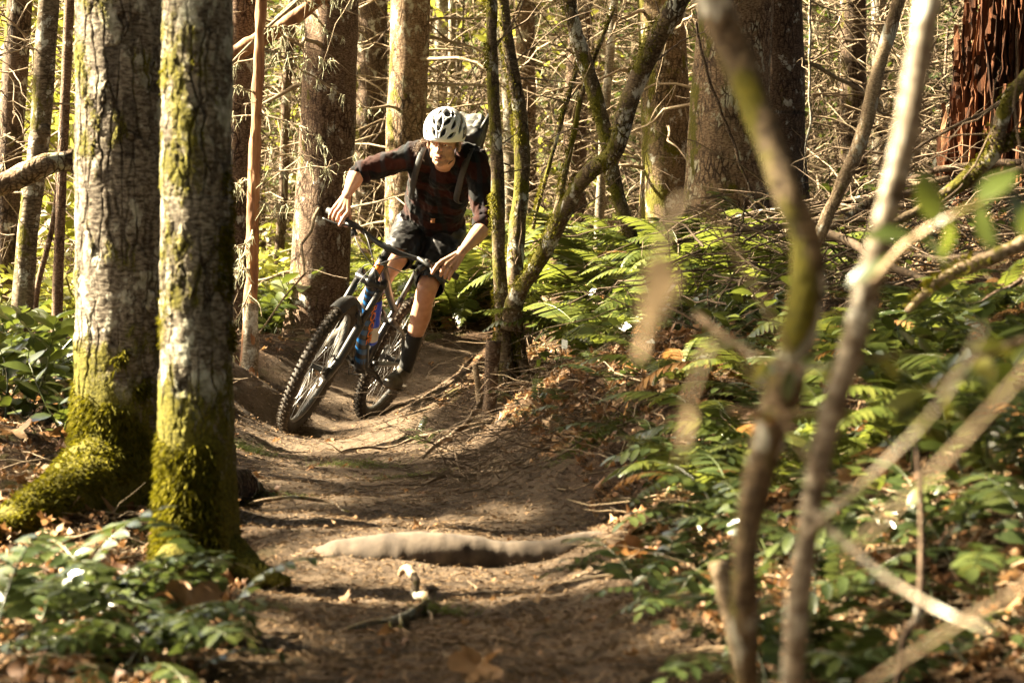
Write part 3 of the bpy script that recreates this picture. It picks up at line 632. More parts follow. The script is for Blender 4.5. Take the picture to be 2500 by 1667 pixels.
# mossy many-stemmed shrub at the inside of the turn
def shrub(name, label, base_px, D0, stems, mat, moss_n=500, cat='shrub', twigs=0, seed=0, sides=22, tname='stem'):
    org = np.asarray(P(*stems[0][0][0])) if base_px is None else G(base_px, D0); rt = thing(name, label, cat, org); r = np.random.default_rng(seed)
    for si, (pxd, rad) in enumerate(stems):
        pts = np.array([P(*q) for q in pxd]); V, F, C, R = trunk_mesh(pts, [x / FPX * D0 for x in rad], sides, .016, seed + si, .16)
        cap = [tuple(range(sides - 1, -1, -1)), tuple(range(len(V) - sides, len(V)))]
        o = link(tname, new_mesh(tname, V - org, [tuple(f) for f in F.tolist()] + cap), mat, rt); CLEAR.append((pts[0][0], pts[0][1], .05))
        if moss_n:
            nn = trunk_normals(V, sides); moss_on(o, org, V, nn, int(moss_n), 0, 1, seed + si, (nn[:, 0] < .1) & (nn[:, 1] < .6) & (fbm(V * 9, 2, si + 3) > -.05), (.006, .017))
        if twigs:
            k = r.integers(len(C) // 4, len(C), twigs); d = r.normal(size=(twigs, 3)) * np.array([1, .6, .6]) + np.array([0, 0, .3]); d /= np.linalg.norm(d, axis=1, keepdims=True)
            q, qr = twig_paths(C[k], d, r.uniform(.2, .6, twigs), 7, .22, 0, seed + si, .0045)
            flip = (PX(q)[..., 0].min(1) < 1192) & (C[k][:, 0] > -.25); q[flip, :, 0] = 2 * C[k][flip, None, 0] - q[flip, :, 0]
            for t in range(twigs):
                V, F = tubes_np(q[t:t + 1], qr[t:t + 1], 4); link('twig', new_mesh('twig', V - org, F), M['twig_dark'], rt)
    return rt
shrub('vine_maple', 'mossy many-stemmed shrub between the rider and the ferns', 1238, 11.0, [
    ([(1236, 985, 11), (1228, 800, 11), (1218, 640, 11), (1214, 400, 11), (1204, 200, 11), (1198, -60, 11)], (22, 18, 17, 17, 15, 13)),
    ([(1245, 985, 11.05), (1252, 760, 11.1), (1262, 600, 11.15), (1274, 400, 11.2), (1264, 250, 11.2), (1238, 100, 11.2), (1216, -60, 11.2)], (24, 20, 20, 19, 18, 16, 14)),
    ([(1248, 800, 10.95), (1262, 725, 10.9), (1320, 630, 10.75), (1395, 480, 10.6), (1440, 420, 10.5), (1500, 370, 10.4), (1530, 270, 10.35), (1580, 140, 10.3), (1640, 30, 10.2), (1690, -50, 10.2)], (24, 20, 19, 19, 20, 22, 24, 24, 24, 22)),
    ([(1310, 990, 10.9), (1285, 920, 11), (1268, 840, 11), (1255, 770, 11)], (12, 13, 14, 15))], M['bark_vine'], 900, twigs=5, seed=61)
shrub('vine_maple', 'dark mossy limb slanting down behind the diagonal one', 1552, 13.2, [
    ([(1552, 620, 13.2), (1510, 480, 13.2), (1478, 330, 13.2), (1450, 220, 13.2), (1405, 80, 13.2), (1380, -60, 13.2)], (18, 17, 17, 18, 17, 15)),
    ([(1330, 620, 13.4), (1362, 500, 13.4), (1400, 330, 13.4), (1430, 200, 13.3), (1500, 20, 13.3)], (8, 8, 7, 6, 4)),
    ([(1300, 560, 13.6), (1320, 480, 13.6), (1370, 300, 13.6), (1420, 130, 13.6)], (5, 5, 5, 4))], M['bark_vine'], 700, twigs=4, seed=71)
shrub('cut_stump', 'short cut stub with a flat top beside the mossy shrub', 1192, 10.7, [([(1190, 1035, 10.7), (1200, 930, 10.7), (1203, 832, 10.7)], (17, 17, 18))], M['bark_dark'], 0, 'stump', seed=81)
shrub('cut_stump', 'thin dead stub leaning beside the cut stub', 1170, 10.8, [([(1180, 1030, 10.8), (1168, 950, 10.8), (1160, 890, 10.8)], (9, 8, 7))], M['bark_stick'], 0, 'stump', seed=83)
# low mossy stump behind the shrub
org = G(1395, 13.6); rt = thing('old_stump', 'low broken stump with moss on top, behind the mossy shrub', 'stump', org)
V, F, _, _ = trunk_mesh(np.array([org - [0, 0, .1], org + [0, 0, .12], org + [.01, 0, .30]]), (.20, .175, .165), 64, .012, 3, .16, .2, .1, 5); V[-64:, 2] += np.random.default_rng(3).normal(0, .018, 64)
link('trunk', new_mesh('trunk', V - org, [tuple(f) for f in F.tolist()] + [tuple(range(len(V) - 64, len(V)))]), M['bark_green'], rt)
nn = np.tile([0, 0, 1.0], (3000, 1)); a = RNG.random(3000) * 6.28; q = np.sqrt(RNG.random(3000)) * .17; tp = np.stack([org[0] + np.cos(a) * q, org[1] + np.sin(a) * q, np.full(3000, org[2] + .31)], 1)
moss_on(rt, org, tp, nn, 2500, 0, 1, 9, np.ones(3000, bool), (.01, .03)); CLEAR.append((org[0], org[1], .2))

# rotten red stump, tall and splintered, made of upright slivers round a dark core
org = G(2440, 12.4); rt = thing('rotten_stump', 'tall rotten red-brown stump with splintered wood at the right edge', 'stump', org); CLEAR.append((org[0], org[1], .4))
V, F, _, _ = trunk_mesh(np.array([org - [0, 0, .15], P(2440, 420, 12.4), P(2466, 180, 12.4), P(2490, -80, 12.4), P(2495, -200, 12.4)]), (.31, .27, .23, .20, .17), 90, .012, 5, .16, .3, .3, 5)
nn = trunk_normals(V, 90); th = np.arctan2(nn[:, 1], nn[:, 0]); q = np.stack([th * 9, V[:, 2] * 1.3, V[:, 2] * 0], 1); V = V + nn * (.045 * fbm(q, 3, 5) - .04 * np.abs(fbm(q * np.array([2.3, 1.5, 1]), 2, 9)))[:, None]
link('core', new_mesh('core', V - org, F), M['rotten'], rt)
r = np.random.default_rng(8)
for k in range(280):
    a = r.uniform(-3.5, .3); h = r.uniform(-.1, 1.45); Rr = (.325 - .085 * h) * r.uniform(.84, 1.02); L = r.uniform(.08, .42); w = r.uniform(.006, .026)
    e = np.array([math.cos(a), math.sin(a), 0]); sd = np.array([-math.sin(a), math.cos(a), 0]); b = org + e * Rr + np.array([.075 * h, 0, h]); n = 7; lean = r.normal(0, .05)
    m = np.linspace(0, 1, n); wv = w * (1 - .25 * m + r.normal(0, .16, n)) * np.where(m > .93, r.uniform(.1, .6), 1); q = b + np.outer(m * L, [0, 0, 1]) + np.outer(m * L * lean + r.normal(0, .003, n), sd) + np.outer(m * L * r.uniform(-.10, .05) + r.normal(0, .003, n), e)
    th = .3 * w + .004; V = np.concatenate([np.stack([q[i] - sd * wv[i] / 2 - e * th, q[i] - sd * wv[i] * .42 + e * th * r.uniform(.2, .9), q[i] + sd * wv[i] * r.uniform(-.2, .2) + e * th * r.uniform(.6, 1.5), q[i] + sd * wv[i] / 2 - e * th]) for i in range(n)])
    F = [(i * 4 + j, i * 4 + (j + 1) % 4, i * 4 + 4 + (j + 1) % 4, i * 4 + 4 + j) for i in range(n - 1) for j in range(4)] + [(3, 2, 1, 0), tuple(range(4 * n - 4, 4 * n))]
    link('sliver', new_mesh('sliver', V - org, F, False), M['rotten'], rt)

# blurred stems close to the camera
shrub('vine_maple', 'blurred mossy limb arching down close to the camera', 1815, 2.6, [
    ([(1815, 2440, 2.6), (1822, 1800, 2.55), (1818, 1450, 2.5), (1832, 1260, 2.5), (1880, 1060, 2.5), (1925, 910, 2.5), (1962, 760, 2.5), (1972, 600, 2.5), (1925, 470, 2.5), (1870, 330, 2.55), (1805, 160, 2.6), (1725, -40, 2.6)], (20, 20, 24, 28, 31, 34, 42, 44, 38, 38, 40, 40))], M['bark_vine'], 0, seed=91)
shrub('vine_maple', 'blurred grey stem with pale blotches rising at the right, close to the camera', 1935, 2.4, [
    ([(1915, 2500, 2.5), (1925, 1900, 2.45), (1940, 1560, 2.4), (1968, 1340, 2.4), (1992, 1180, 2.4), (2030, 1010, 2.4), (2082, 840, 2.4), (2135, 640, 2.4), (2190, 430, 2.4), (2235, 200, 2.4), (2278, -40, 2.4)], (40, 38, 34, 32, 30, 28, 28, 29, 31, 31, 31)),
    ([(1975, 1300, 2.4), (2040, 1240, 2.2), (2140, 1150, 1.9), (2260, 1030, 1.65), (2350, 900, 1.5), (2400, 800, 1.45)], (11, 8, 6, 5, 4, 2)),
    ([(1985, 1250, 2.4), (2080, 1340, 2.2), (2180, 1420, 2.0), (2300, 1490, 1.85), (2420, 1540, 1.75)], (11, 8, 6, 4, 2))], M['bark_pale'], 0, seed=93)
shrub('bare_stem', 'sharp brown stem leaning behind the blurred grey one', 2020, 9.2, [
    ([(1990, 600, 9.2), (2025, 520, 9.2), (2062, 435, 9.2), (2105, 330, 9.2), (2150, 150, 9.2), (2205, -40, 9.2)], (14, 17, 17, 17, 17, 16))], M['bark_stick'], 0, 'branch', 3, seed=95)
shrub('mossy_branch', 'mossy forked branch coming in from the right edge by the red stump', None, 8.0, [
    ([(2180, 545, 8.0), (2260, 505, 8.0), (2350, 445, 8.0), (2425, 375, 8.0), (2440, 300, 8.0), (2480, 220, 8.0), (2560, 130, 8.0)], (8, 14, 18, 20, 19, 18, 18)),
    ([(2425, 380, 8.0), (2470, 350, 8.0), (2560, 300, 8.0)], (12, 13, 14))], M['bark_vine'], 400, 'branch', 3, seed=97)
shrub('mossy_branch', 'moss-crusted branch slanting out of the right edge below the red stump', None, 5.6, [
    ([(2215, 760, 5.6), (2290, 690, 5.6), (2370, 650, 5.6), (2450, 615, 5.6), (2580, 560, 5.6)], (7, 14, 17, 18, 18))], M['bark_stick'], 250, 'branch', 2, seed=99)
shrub('cut_stick', 'pale sawn-off stick standing at the lower right', 1822, 3.7, [([(1828, 1720, 3.7), (1805, 1600, 3.7), (1776, 1480, 3.7), (1752, 1372, 3.7)], (26, 24, 22, 21))], M['bark_stick'], 0, 'stick', seed=101)
shrub('bare_stem', 'blurred tan twig crossing the lower right corner', None, 1.4, [
    ([(2060, 1360, 1.4), (2210, 1220, 1.4), (2300, 1130, 1.4), (2420, 1000, 1.4), (2560, 840, 1.4)], (2, 4, 5, 5, 4))], M['bark_stick'], 0, 'branch', seed=103)
shrub('bare_stem', 'blurred tan stick lying low in the bottom right corner', None, 1.6, [
    ([(2100, 1680, 1.6), (2330, 1530, 1.6), (2440, 1470, 1.6), (2560, 1390, 1.6)], (2, 4, 5, 6))], M['bark_stick'], 0, 'branch', seed=105)
shrub('bare_stem', 'upright blurred shoot at the lower right, bent at a knuckle', 2190, 3.6, [
    ([(2180, 1700, 3.6), (2200, 1620, 3.6), (2205, 1560, 3.6), (2245, 1480, 3.6), (2250, 1250, 3.6), (2235, 1050, 3.6)], (9, 10, 11, 8, 7, 5))], M['bark_dark'], 0, 'branch', seed=107)
# ------------------------------------------------------------------ background thicket, far wood and unseen boughs added to shape the light
def stuff(name, label, cat, V, F, mat, smooth=True):
    o = link(name, new_mesh(name, V, F, smooth), mat); return tag(o, label, cat, kind='stuff')
r = np.random.default_rng(301)
def thicket(name, label, n, D0, D1, px0, px1, hmax, seed, mat, lmin, lmax, rad, flat=.35, curve=.22, droop=.25):
    r = np.random.default_rng(seed); d = r.uniform(D0, D1, n); px = r.uniform(px0, px1, n); x = (px - 1250) / FPX * d; z = gz_smooth(x, d) + hmax * r.random(n) ** 1.15
    a = r.random(n) * 6.283; dr = np.stack([np.cos(a), .6 * np.sin(a), r.normal(0, flat, n)], 1); q, qr = twig_paths(np.stack([x, d, z], 1), dr, r.uniform(lmin, lmax, n), 7, curve, droop, seed + 1, rad * r.uniform(.5, 1.5, n))
    V, F = tubes_np(q, qr, 3); stuff(name, label, 'thicket', V, F, mat)
thicket('twig_thicket', 'tangle of dead lower branches filling the wood behind the rider', 3600, 19, 34, 540, 1700, 4.2, 303, M['twig'], .4, 1.5, .0075)
thicket('twig_thicket', 'tangle of dead branches in the wood at the upper right', 2600, 17, 32, 1650, 2560, 3.6, 305, M['twig'], .4, 1.4, .0075)
thicket('twig_thicket', 'tangle of dead branches in the wood at the upper left', 1800, 15.5, 32, -80, 230, 3.8, 307, M['twig'], .4, 1.3, .007)
thicket('twig_thicket', 'thin dark upright shoots in the far wood', 1600, 20, 40, -80, 2560, 3.0, 309, M['twig_dark'], .6, 2.0, .011, 1.6, .12, 0)
thicket('brush', 'low dead brush heaped on the bank below the red stump', 600, 9.4, 13.0, 1640, 2540, .42, 311, M['twig_dark'], .2, .9, .005, .3)
thicket('brush', 'sunlit dead bracken stalks behind the rider', 1500, 15.9, 19, 900, 1330, .3, 313, M['needle'], .15, .6, .004, .5)

def foliage(name, label, n, D0, D1, px0, px1, h0, h1, seed, mat, leaf, gate=.0, gs=.55):
    r = np.random.default_rng(seed); d = r.uniform(D0, D1, n); px = r.uniform(px0, px1, n); x = (px - 1250) / FPX * d; z = gz_smooth(x, d) + r.uniform(h0, h1, n); p = np.stack([x, d, z], 1)
    k = fbm(p * gs, 3, seed) > gate; p = p[k]; n = len(p); a = r.random(n) * 6.283; dd = np.stack([np.cos(a), np.sin(a), r.normal(-.25, .4, n)], 1); s = np.cross(dd, r.normal(size=(n, 3))); s /= np.linalg.norm(s, axis=1, keepdims=True)
    L = leaf * r.uniform(.5, 1.5, n)[:, None]; w = L * r.uniform(.16, .34, n)[:, None]; V = np.stack([p, p + dd * L * .4 + s * w, p + dd * L, p + dd * L * .5 - s * w], 1).reshape(-1, 3)
    stuff(name, label, 'foliage', V, np.arange(n * 4).reshape(-1, 4), mat, False)
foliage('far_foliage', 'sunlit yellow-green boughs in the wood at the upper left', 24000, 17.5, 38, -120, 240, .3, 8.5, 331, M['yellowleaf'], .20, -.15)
foliage('far_foliage', 'olive boughs of the far wood behind the rider', 26000, 30, 58, 520, 1720, .2, 10, 333, M['canopy'], .26, -.1)
foliage('far_foliage', 'olive boughs of the far wood at the right', 20000, 28, 56, 1650, 2620, .2, 10, 335, M['canopy'], .26, -.1)
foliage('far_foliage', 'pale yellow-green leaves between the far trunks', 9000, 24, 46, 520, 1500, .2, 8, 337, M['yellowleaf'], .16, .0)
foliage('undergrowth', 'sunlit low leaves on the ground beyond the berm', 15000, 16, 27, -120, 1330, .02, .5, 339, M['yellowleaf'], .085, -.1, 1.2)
foliage('undergrowth', 'low green leaves covering the bank between the ferns', 2500, 9.8, 16.5, 1300, 2560, .02, .22, 341, M['salal'], .06, .0, 1.8)
# dense far hillside wood closing the view
foliage('far_wood', 'dense dark conifer wood closing the view', 42000, 58, 100, -400, 2900, .0, 20, 343, M['canopy'], .75, -.35, .12)

# unseen floating needle clumps, added to shade chosen spots and leave others sunlit
LIT = [P(210, 150, 7.5), P(205, 350, 7.5), P(215, 600, 7.5), P(215, 800, 7.5), P(260, 450, 7.48), P(270, 220, 7.48), P(270, 700, 7.48), P(410, 150, 6.36), P(405, 400, 6.36), P(405, 650, 6.36), P(400, 900, 6.36), P(430, 520, 6.33), P(430, 960, 6.33), P(430, 780, 6.33), P(790, 500, 15.4), P(780, 700, 15.4), P(775, 790, 15.4), P(800, 60, 15.4), P(1078, 290, 12.5), P(1050, 330, 12.6), P(960, 380, 12.7), P(880, 420, 12.7), P(830, 500, 12.5), P(1140, 300, 12.9), P(1110, 620, 12.4), P(1010, 520, 12.9), P(1000, 580, 12.9), P(1036, 712, 12.7), P(1020, 780, 12.8),
       P(700, 1000, 12.2), P(880, 720, 12.7), P(720, 860, 12.3), P(1080, 620, 17.5), P(1150, 690, 17.0), P(1050, 760, 16.5), P(1230, 700, 17), P(1180, 600, 18), P(1350, 680, 12.6), P(1330, 760, 12.2), P(1450, 640, 14), P(1590, 560, 16.9), P(1590, 450, 16.9), P(1720, 400, 15.2), P(1740, 250, 15.2), P(1720, 520, 15.2), P(1000, 990, 13.2), P(1060, 1000, 12.6), P(950, 970, 13.6), P(1130, 900, 14.4),
       P(850, 1085, 11.2), P(780, 1080, 11.5), P(960, 1070, 11), P(1050, 1265, 7.7), P(1150, 1260, 7.7), P(960, 1270, 7.6), P(900, 1345, 6.8), P(1050, 1330, 6.8), P(1200, 1330, 6.8), P(1330, 1345, 6.8), P(330, 1450, 5.3), P(400, 1420, 5.4), P(280, 1480, 5.2), P(120, 1560, 5.0), P(350, 1520, 5.1), P(450, 1590, 4.9), P(60, 1620, 4.8), P(300, 1600, 4.9), P(550, 1570, 5.0), P(250, 1520, 5.0), P(400, 1560, 4.9), P(180, 1590, 4.8), P(60, 1060, 9), P(120, 980, 10), P(60, 900, 11), P(150, 1380, 6.4), P(80, 1340, 6.6), P(430, 1150, 6.3), P(420, 1280, 6.3), P(200, 1180, 7.3), P(250, 1080, 7.4), P(100, 1260, 7),
       P(620, 820, 16), P(620, 560, 13.4), P(620, 300, 13.4), P(630, 100, 13.4), P(140, 600, 13), P(100, 820, 17), P(60, 420, 12.4), P(1220, 560, 11), P(1280, 600, 11), P(1640, 950, 9.5), P(1450, 860, 11), P(1560, 780, 12), P(1850, 640, 12), P(1250, 1010, 10.5), P(1300, 1020, 10.3), P(2380, 300, 12.2), P(2330, 380, 12.2), P(2080, 300, 20), P(970, 450, 18.4), P(960, 560, 18.4), P(960, 200, 18.4),
       P(1400, 800, 12), P(1500, 820, 11.5), P(1650, 720, 13), P(1750, 820, 11), P(1850, 950, 8.8), P(2000, 960, 7.8), P(1680, 1150, 7.2), P(1900, 1100, 6.8), P(2100, 1050, 6.8), P(2250, 1050, 6.3), P(2000, 1350, 5.4), P(2250, 1500, 4.7), P(1950, 700, 11), P(2200, 350, 2.4), P(2240, 180, 2.4), P(2170, 520, 2.4), P(1800, 1200, 6.3), P(1650, 1300, 6.2), P(1900, 1500, 4.9), P(2150, 1300, 5.3), P(2350, 1450, 4.7), P(2300, 900, 7.4), P(2050, 850, 9), P(1750, 1400, 5.3), P(2430, 1150, 5.6)]
DARK = [P(1960, 620, 2.5), P(1900, 400, 2.55), P(1950, 850, 2.5), P(1800, 150, 2.6), P(1850, 1150, 2.5), P(340, 560, 7.5), P(520, 300, 6.3), P(520, 700, 6.3), P(820, 250, 15.4), P(600, 950, 12.4), P(620, 1000, 12.2), P(680, 900, 13.2), P(600, 920, 12.4), P(640, 960, 12.7), P(720, 870, 14.2), P(820, 870, 14.4), P(1000, 860, 14.9), P(900, 880, 14.6), P(1050, 870, 14.9), P(1000, 1430, 6.1), P(1200, 1500, 5.5), P(900, 1560, 5.2), P(1350, 1430, 6), P(1300, 1600, 4.9), P(700, 1500, 5.6), P(1500, 1200, 7.6), P(650, 1300, 7.2),
        P(1230, 880, 11), P(1260, 920, 11), P(1640, 300, 17), P(1440, 230, 13.2), P(1480, 400, 13.2), P(1560, 180, 10.3), P(1210, 250, 11), P(1270, 300, 11.2), P(1390, 930, 10.7), P(1500, 1010, 9.5), P(1460, 1130, 8.6), P(1900, 350, 16), P(1120, 480, 12.5), P(1100, 420, 12.4), P(1150, 520, 12.5), P(1060, 600, 12.9)]
def canopy():
    r = np.random.default_rng(401); lit = np.array(LIT); dark = np.array(DARK)
    e1 = unit(np.cross(SUN, (0, 0, 1))); e2 = np.cross(SUN, e1)
    lu, lv = lit @ e1, lit @ e2; du, dv = dark @ e1, dark @ e2; cl = []
    # clumps aimed from the shaded ground up along the sun's way, plus a loose random cover
    for k in range(2120):
        if k < 900: i = int(r.integers(len(dark))); u, v = du[i] + r.normal(0, .16), dv[i] + r.normal(0, .16); rad = r.uniform(.12, .24)
        else: u = v = 0; rad = .2
        if k >= 900:
            q = np.array([r.uniform(-3, 4), r.uniform(3, 10) if k < 2000 else r.uniform(9.5, 17), .3]); u, v = q @ e1, q @ e2; rad = r.uniform(.05, .15) if k < 2000 else r.uniform(.15, .45)
        dd = np.hypot(lu - u, lv - v)
        if dd.min() < rad + (.10 if k < 900 else .09 if k < 2000 else .17): continue
        # slide up the sun ray to a height out of view
        s = r.uniform(11, 19); base = e1 * u + e2 * v; z0 = base[2]; h = (0.6 - z0) / SUN[2]; c = base + SUN * (h + s); cl.append((c, rad))
    Vs = []
    for c, rad in cl:
        n = int(150 * (rad / .3) ** 2) + 8; u = r.normal(size=(n, 3)); u /= np.linalg.norm(u, axis=1, keepdims=True); p = c + u * (r.random(n) ** .4)[:, None] * rad * np.array([1, 1, .8])
        a = r.random(n) * 6.283; d = np.stack([np.cos(a), np.sin(a), r.normal(-.2, .4, n)], 1); s = np.cross(d, r.normal(size=(n, 3))); s /= np.linalg.norm(s, axis=1, keepdims=True); L = .13 * r.uniform(.6, 1.5, n)[:, None]; w = L * .3
        Vs.append(np.stack([p, p + d * L * .5 + s * w, p + d * L, p + d * L * .5 - s * w], 1).reshape(-1, 3))
    V = np.concatenate(Vs); stuff('added_shade_boughs', 'unseen conifer boughs added high above the trail to dapple the light', 'foliage', V, np.arange(len(V)).reshape(-1, 4), M['canopy'], False)
canopy()
def boughs(label, p, seed, lo, hi, mat='canopy'):
    r = np.random.default_rng(seed); n = len(p); a = r.random(n) * 6.283; d = np.stack([np.cos(a), np.sin(a), r.normal(-.15, .25, n)], 1); s = np.stack([-np.sin(a), np.cos(a), r.normal(0, .5, n)], 1); L = r.uniform(lo, hi, n)[:, None]; w = L * .3
    V = np.stack([p, p + d * L * .5 + s * w, p + d * L, p + d * L * .5 - s * w], 1).reshape(-1, 3); stuff('added_shade_boughs', label, 'foliage', V, np.arange(n * 4).reshape(-1, 4), M[mat], False)
def overhead():  # leaf roofs and walls out of view, added to cut the sky light
    r = np.random.default_rng(451); n = 40000; p = np.stack([r.uniform(-4.2, 16, n), r.uniform(6, 60, n), r.uniform(7.5, 12, n)], 1); p[:, 2] += np.maximum(p[:, 1] - 20, 0) * .17
    p = p[p[:, 0] > np.where(p[:, 1] > 13, np.minimum(-4.2 + (p[:, 1] - 13) * .5, 3), -4.2)]
    boughs('unseen roof of conifer boughs added behind the rider to cut sky light', p[fbm(p * .35, 2, 7) > -.55], 452, .3, .8)
    n = 60000; p = np.stack([r.uniform(-12.5, 18, n), r.uniform(-26, 62, n), r.uniform(13.2, 17, n)], 1); p[:, 2] += np.maximum(p[:, 1] - 20, 0) * .2
    p = p[p[:, 0] > np.where(p[:, 1] > 13, np.minimum(-12.5 + (p[:, 1] - 13) * .6, -4), -12.5)]
    boughs('unseen high roof of boughs added over the trail to cut sky light', p[fbm(p * .25, 2, 9) > -.45], 453, .5, 1.3)
    n = 34000; t = r.random(n); x = np.where(t < .55, r.uniform(-18, 18, n), r.uniform(12, 19, n)); y = np.where(t < .55, r.uniform(-20, -12, n), r.uniform(-16, 55, n)); z = r.uniform(.2, 14, n) + np.where(t < .55, 0, 2)
    x[-9000:] = r.uniform(-30, -24, 9000); y[-9000:] = r.uniform(-18, 60, 9000); z[-9000:] = r.uniform(0, 13.5, 9000)
    p = np.stack([x, y, z], 1); boughs('unseen wall of conifer boughs added round the scene to cut sky light', p[fbm(p * .3, 2, 11) > -.4], 454, .5, 1.3)
overhead()
# ------------------------------------------------------------------ mountain bike (x forward, y to the rider's left, z up)
YAW, ROLL, STEER = math.radians(-106), math.radians(-24.5), math.radians(6)
RC = P(893, 1026, 13.4); RC[2] = float(gz_smooth(np.array([RC[0]]), np.array([RC[1]]))[0]) + .004
BR = np.array(Matrix.Rotation(YAW, 3, 'Z') @ Matrix.Rotation(ROLL, 3, 'X'))
def BW(p): return np.asarray(p, float) @ BR.T + RC
WB, WR = 1.17, .37
HA = math.radians(66); AX = np.array([-math.cos(HA), 0, math.sin(HA)]); PF = np.array([math.sin(HA), 0, math.cos(HA)])
FAX = np.array([WB, 0, WR]); CROWN = FAX - PF * .044 + AX * .535; HT0 = CROWN + AX * .012; HT1 = CROWN + AX * .140
RS = np.array(Matrix.Rotation(STEER, 3, Vector(AX)))
def S(p): return (np.asarray(p, float) - CROWN) @ RS.T + CROWN
def SV(mb):
    mb.V = [S(v) for v in mb.V]; return mb
bike = thing('mountain_bike', 'black full-suspension mountain bike with blue and orange markings leaning into the turn', 'bicycle', RC, rot=(ROLL, 0, YAW))
def pt(mb, name, mat, parent=bike, steer=False, smooth=True):
    if steer: SV(mb)
    return mb.build(name, M[mat], parent, (0, 0, 0), smooth)

def wheel(c, steer):
    hub = pt(MB().tube([c + [0, -.055, 0], c + [0, -.02, 0], c + [0, .02, 0], c + [0, .055, 0]], [.026, .016, .016, .026], 16), 'wheel', 'black_matt', bike, steer)   # the hub carries the rest
    pt(MB().torus(c, .338, (.032, .030), n=96, m=14), 'tyre', 'rubber', hub, steer)
    mb = MB(); 
    for k in range(92):
        t = 2 * math.pi * k / 92; d = np.array([math.cos(t), 0, math.sin(t)]); tg = np.array([-math.sin(t), 0, math.cos(t)])
        for yy, rr, w in ((-.009, .3705, .011), (.009, .3705, .011), (-.025, .361, .010), (.025, .361, .010)) if k % 2 else ((0, .3712, .012), (-.027, .358, .010), (.027, .358, .010)):
            R = np.stack([tg, [0, 1, 0], d], 1); mb.box(c + d * rr + np.array([0, yy, 0]), (.012, w, .009), R)
    o = pt(mb, 'tread', 'rubber_dusty', hub, steer, False); o['kind'] = 'stuff'
    pt(MB().torus(c, .305, (.010, .015), n=72, m=8), 'rim', 'rim', hub, steer)
    for k in range(28):
        t = 2 * math.pi * k / 28; t2 = t + (.5 if k % 2 else -.5); sd = .03 if k % 4 < 2 else -.03
        pt(MB().tube([c + [math.cos(t2) * .024, sd, math.sin(t2) * .024], c + [math.cos(t) * .30, 0, math.sin(t) * .30]], .0012, 4), 'spoke', 'spoke', hub, steer)
    return hub
def rotor(c, rad, steer, parent):
    mb = MB(); mb.torus(c + [0, .045, 0], rad, (.008, .001), n=48, m=6)
    for k in range(6): t = k * math.pi / 3; mb.tube([c + [0, .045, 0], c + [math.cos(t) * rad, .045, math.sin(t) * rad]], .003, 5)
    pt(mb, 'brake_rotor', 'spoke', parent, steer)
fw = wheel(FAX, True); rotor(FAX, .09, True, fw); rw = wheel(np.array([0, 0, WR]), False); rotor(np.array([0, 0, WR]), .085, False, rw)

# fork
f = MB(); f.box(CROWN, (.05, .165, .035), np.stack([PF, [0, 1, 0], AX], 1)); f.sphere(CROWN, (.034, .034, .03)); fork = pt(f, 'fork', 'black_paint', steer=True)
for sg in (-1, 1):
    top = CROWN + np.array([0, sg * .066, 0]); drop = FAX + np.array([0, sg * .064, 0]) - PF * .02
    pt(MB().tube([top + AX * .03, top - AX * .24], .0175, 16), 'stanchion', 'grey_paint', fork, True)
    pt(MB().tube([top + AX * .045, top + AX * .02, top], [.014, .024, .024], 16), 'crown_cap', 'black_paint', fork, True)
    pt(MB().tube([top - AX * .215, top - AX * .24, top - AX * .45, drop + PF * .01, drop - AX * .03], [.024, .0245, .023, .021, .014], 16), 'fork_leg', 'grey_paint', fork, True)
a = CROWN - AX * .235 + PF * .03
pt(MB().tube(catmull([a + [0, -.07, 0] - PF * .02, a + PF * .01 + [0, -.05, 0] + AX * .03, a + PF * .015 + AX * .045, a + PF * .01 + [0, .05, 0] + AX * .03, a + [0, .07, 0] - PF * .02], 14), .012, 10), 'fork_arch', 'grey_paint', fork, True)
# short mudguard under the arch
v = []; 
for i in range(13):
    t = math.radians(62 + i * 5.5)
    for j in range(7): y = (j - 3) / 3; v.append(FAX + np.array([math.cos(t) * (.402 - .02 * y * y), y * .04, math.sin(t) * (.402 - .02 * y * y)]))
pt(MB().add(v, [(i * 7 + j, i * 7 + j + 1, i * 7 + 8 + j, i * 7 + 7 + j) for i in range(12) for j in range(6)]), 'mudguard', 'black_matt', steer=True)

# frame
BB = np.array([.44, 0, .335]); ST = np.array([.30, 0, .70])
fr = pt(MB().tube([HT0 - AX * .005, HT0 + AX * .04, HT1 - AX * .03, HT1 + AX * .004], [.031, .0275, .0275, .03], 20), 'frame', 'grey_paint')
dt = catmull([HT0 + AX * .02, HT0 - [.10, 0, .10], (HT0 + BB) / 2 - [0, 0, .04], BB + [.03, 0, .0]], 24); pt(MB().tube(dt, np.interp(np.linspace(0, 1, 24), [0, .2, .8, 1], [.026, .034, .036, .04]), 16), 'down_tube', 'black_paint', fr)
tt = catmull([HT1 - AX * .02, (HT1 + ST) / 2 - [.02, 0, .05], ST + [.02, 0, -.03]], 16); pt(MB().tube(tt, np.linspace(.026, .018, 16), 12), 'top_tube', 'grey_paint', fr)
pt(MB().tube([BB, (BB + ST) / 2 + [.01, 0, 0], ST, ST + [-.012, 0, .04]], [.026, .02, .018, .018], 14), 'seat_tube', 'black_paint', fr)
for sg in (-1, 1):
    pt(MB().tube(catmull([BB + [-.05, sg * .035, .04], [.22, sg * .06, .375], [.02, sg * .07, WR]], 12), np.linspace(.015, .01, 12), 10), 'chainstay', 'black_paint', fr)
    pt(MB().tube(catmull([[.02, sg * .068, WR + .01], [.16, sg * .055, .54], [.32, sg * .04, .60]], 12), np.linspace(.010, .012, 12), 10), 'seatstay', 'grey_paint', fr)
    pt(MB().tube([[.32, sg * .04, .60], [.40, sg * .03, .625]], .016, 10), 'rocker', 'black_matt', fr)
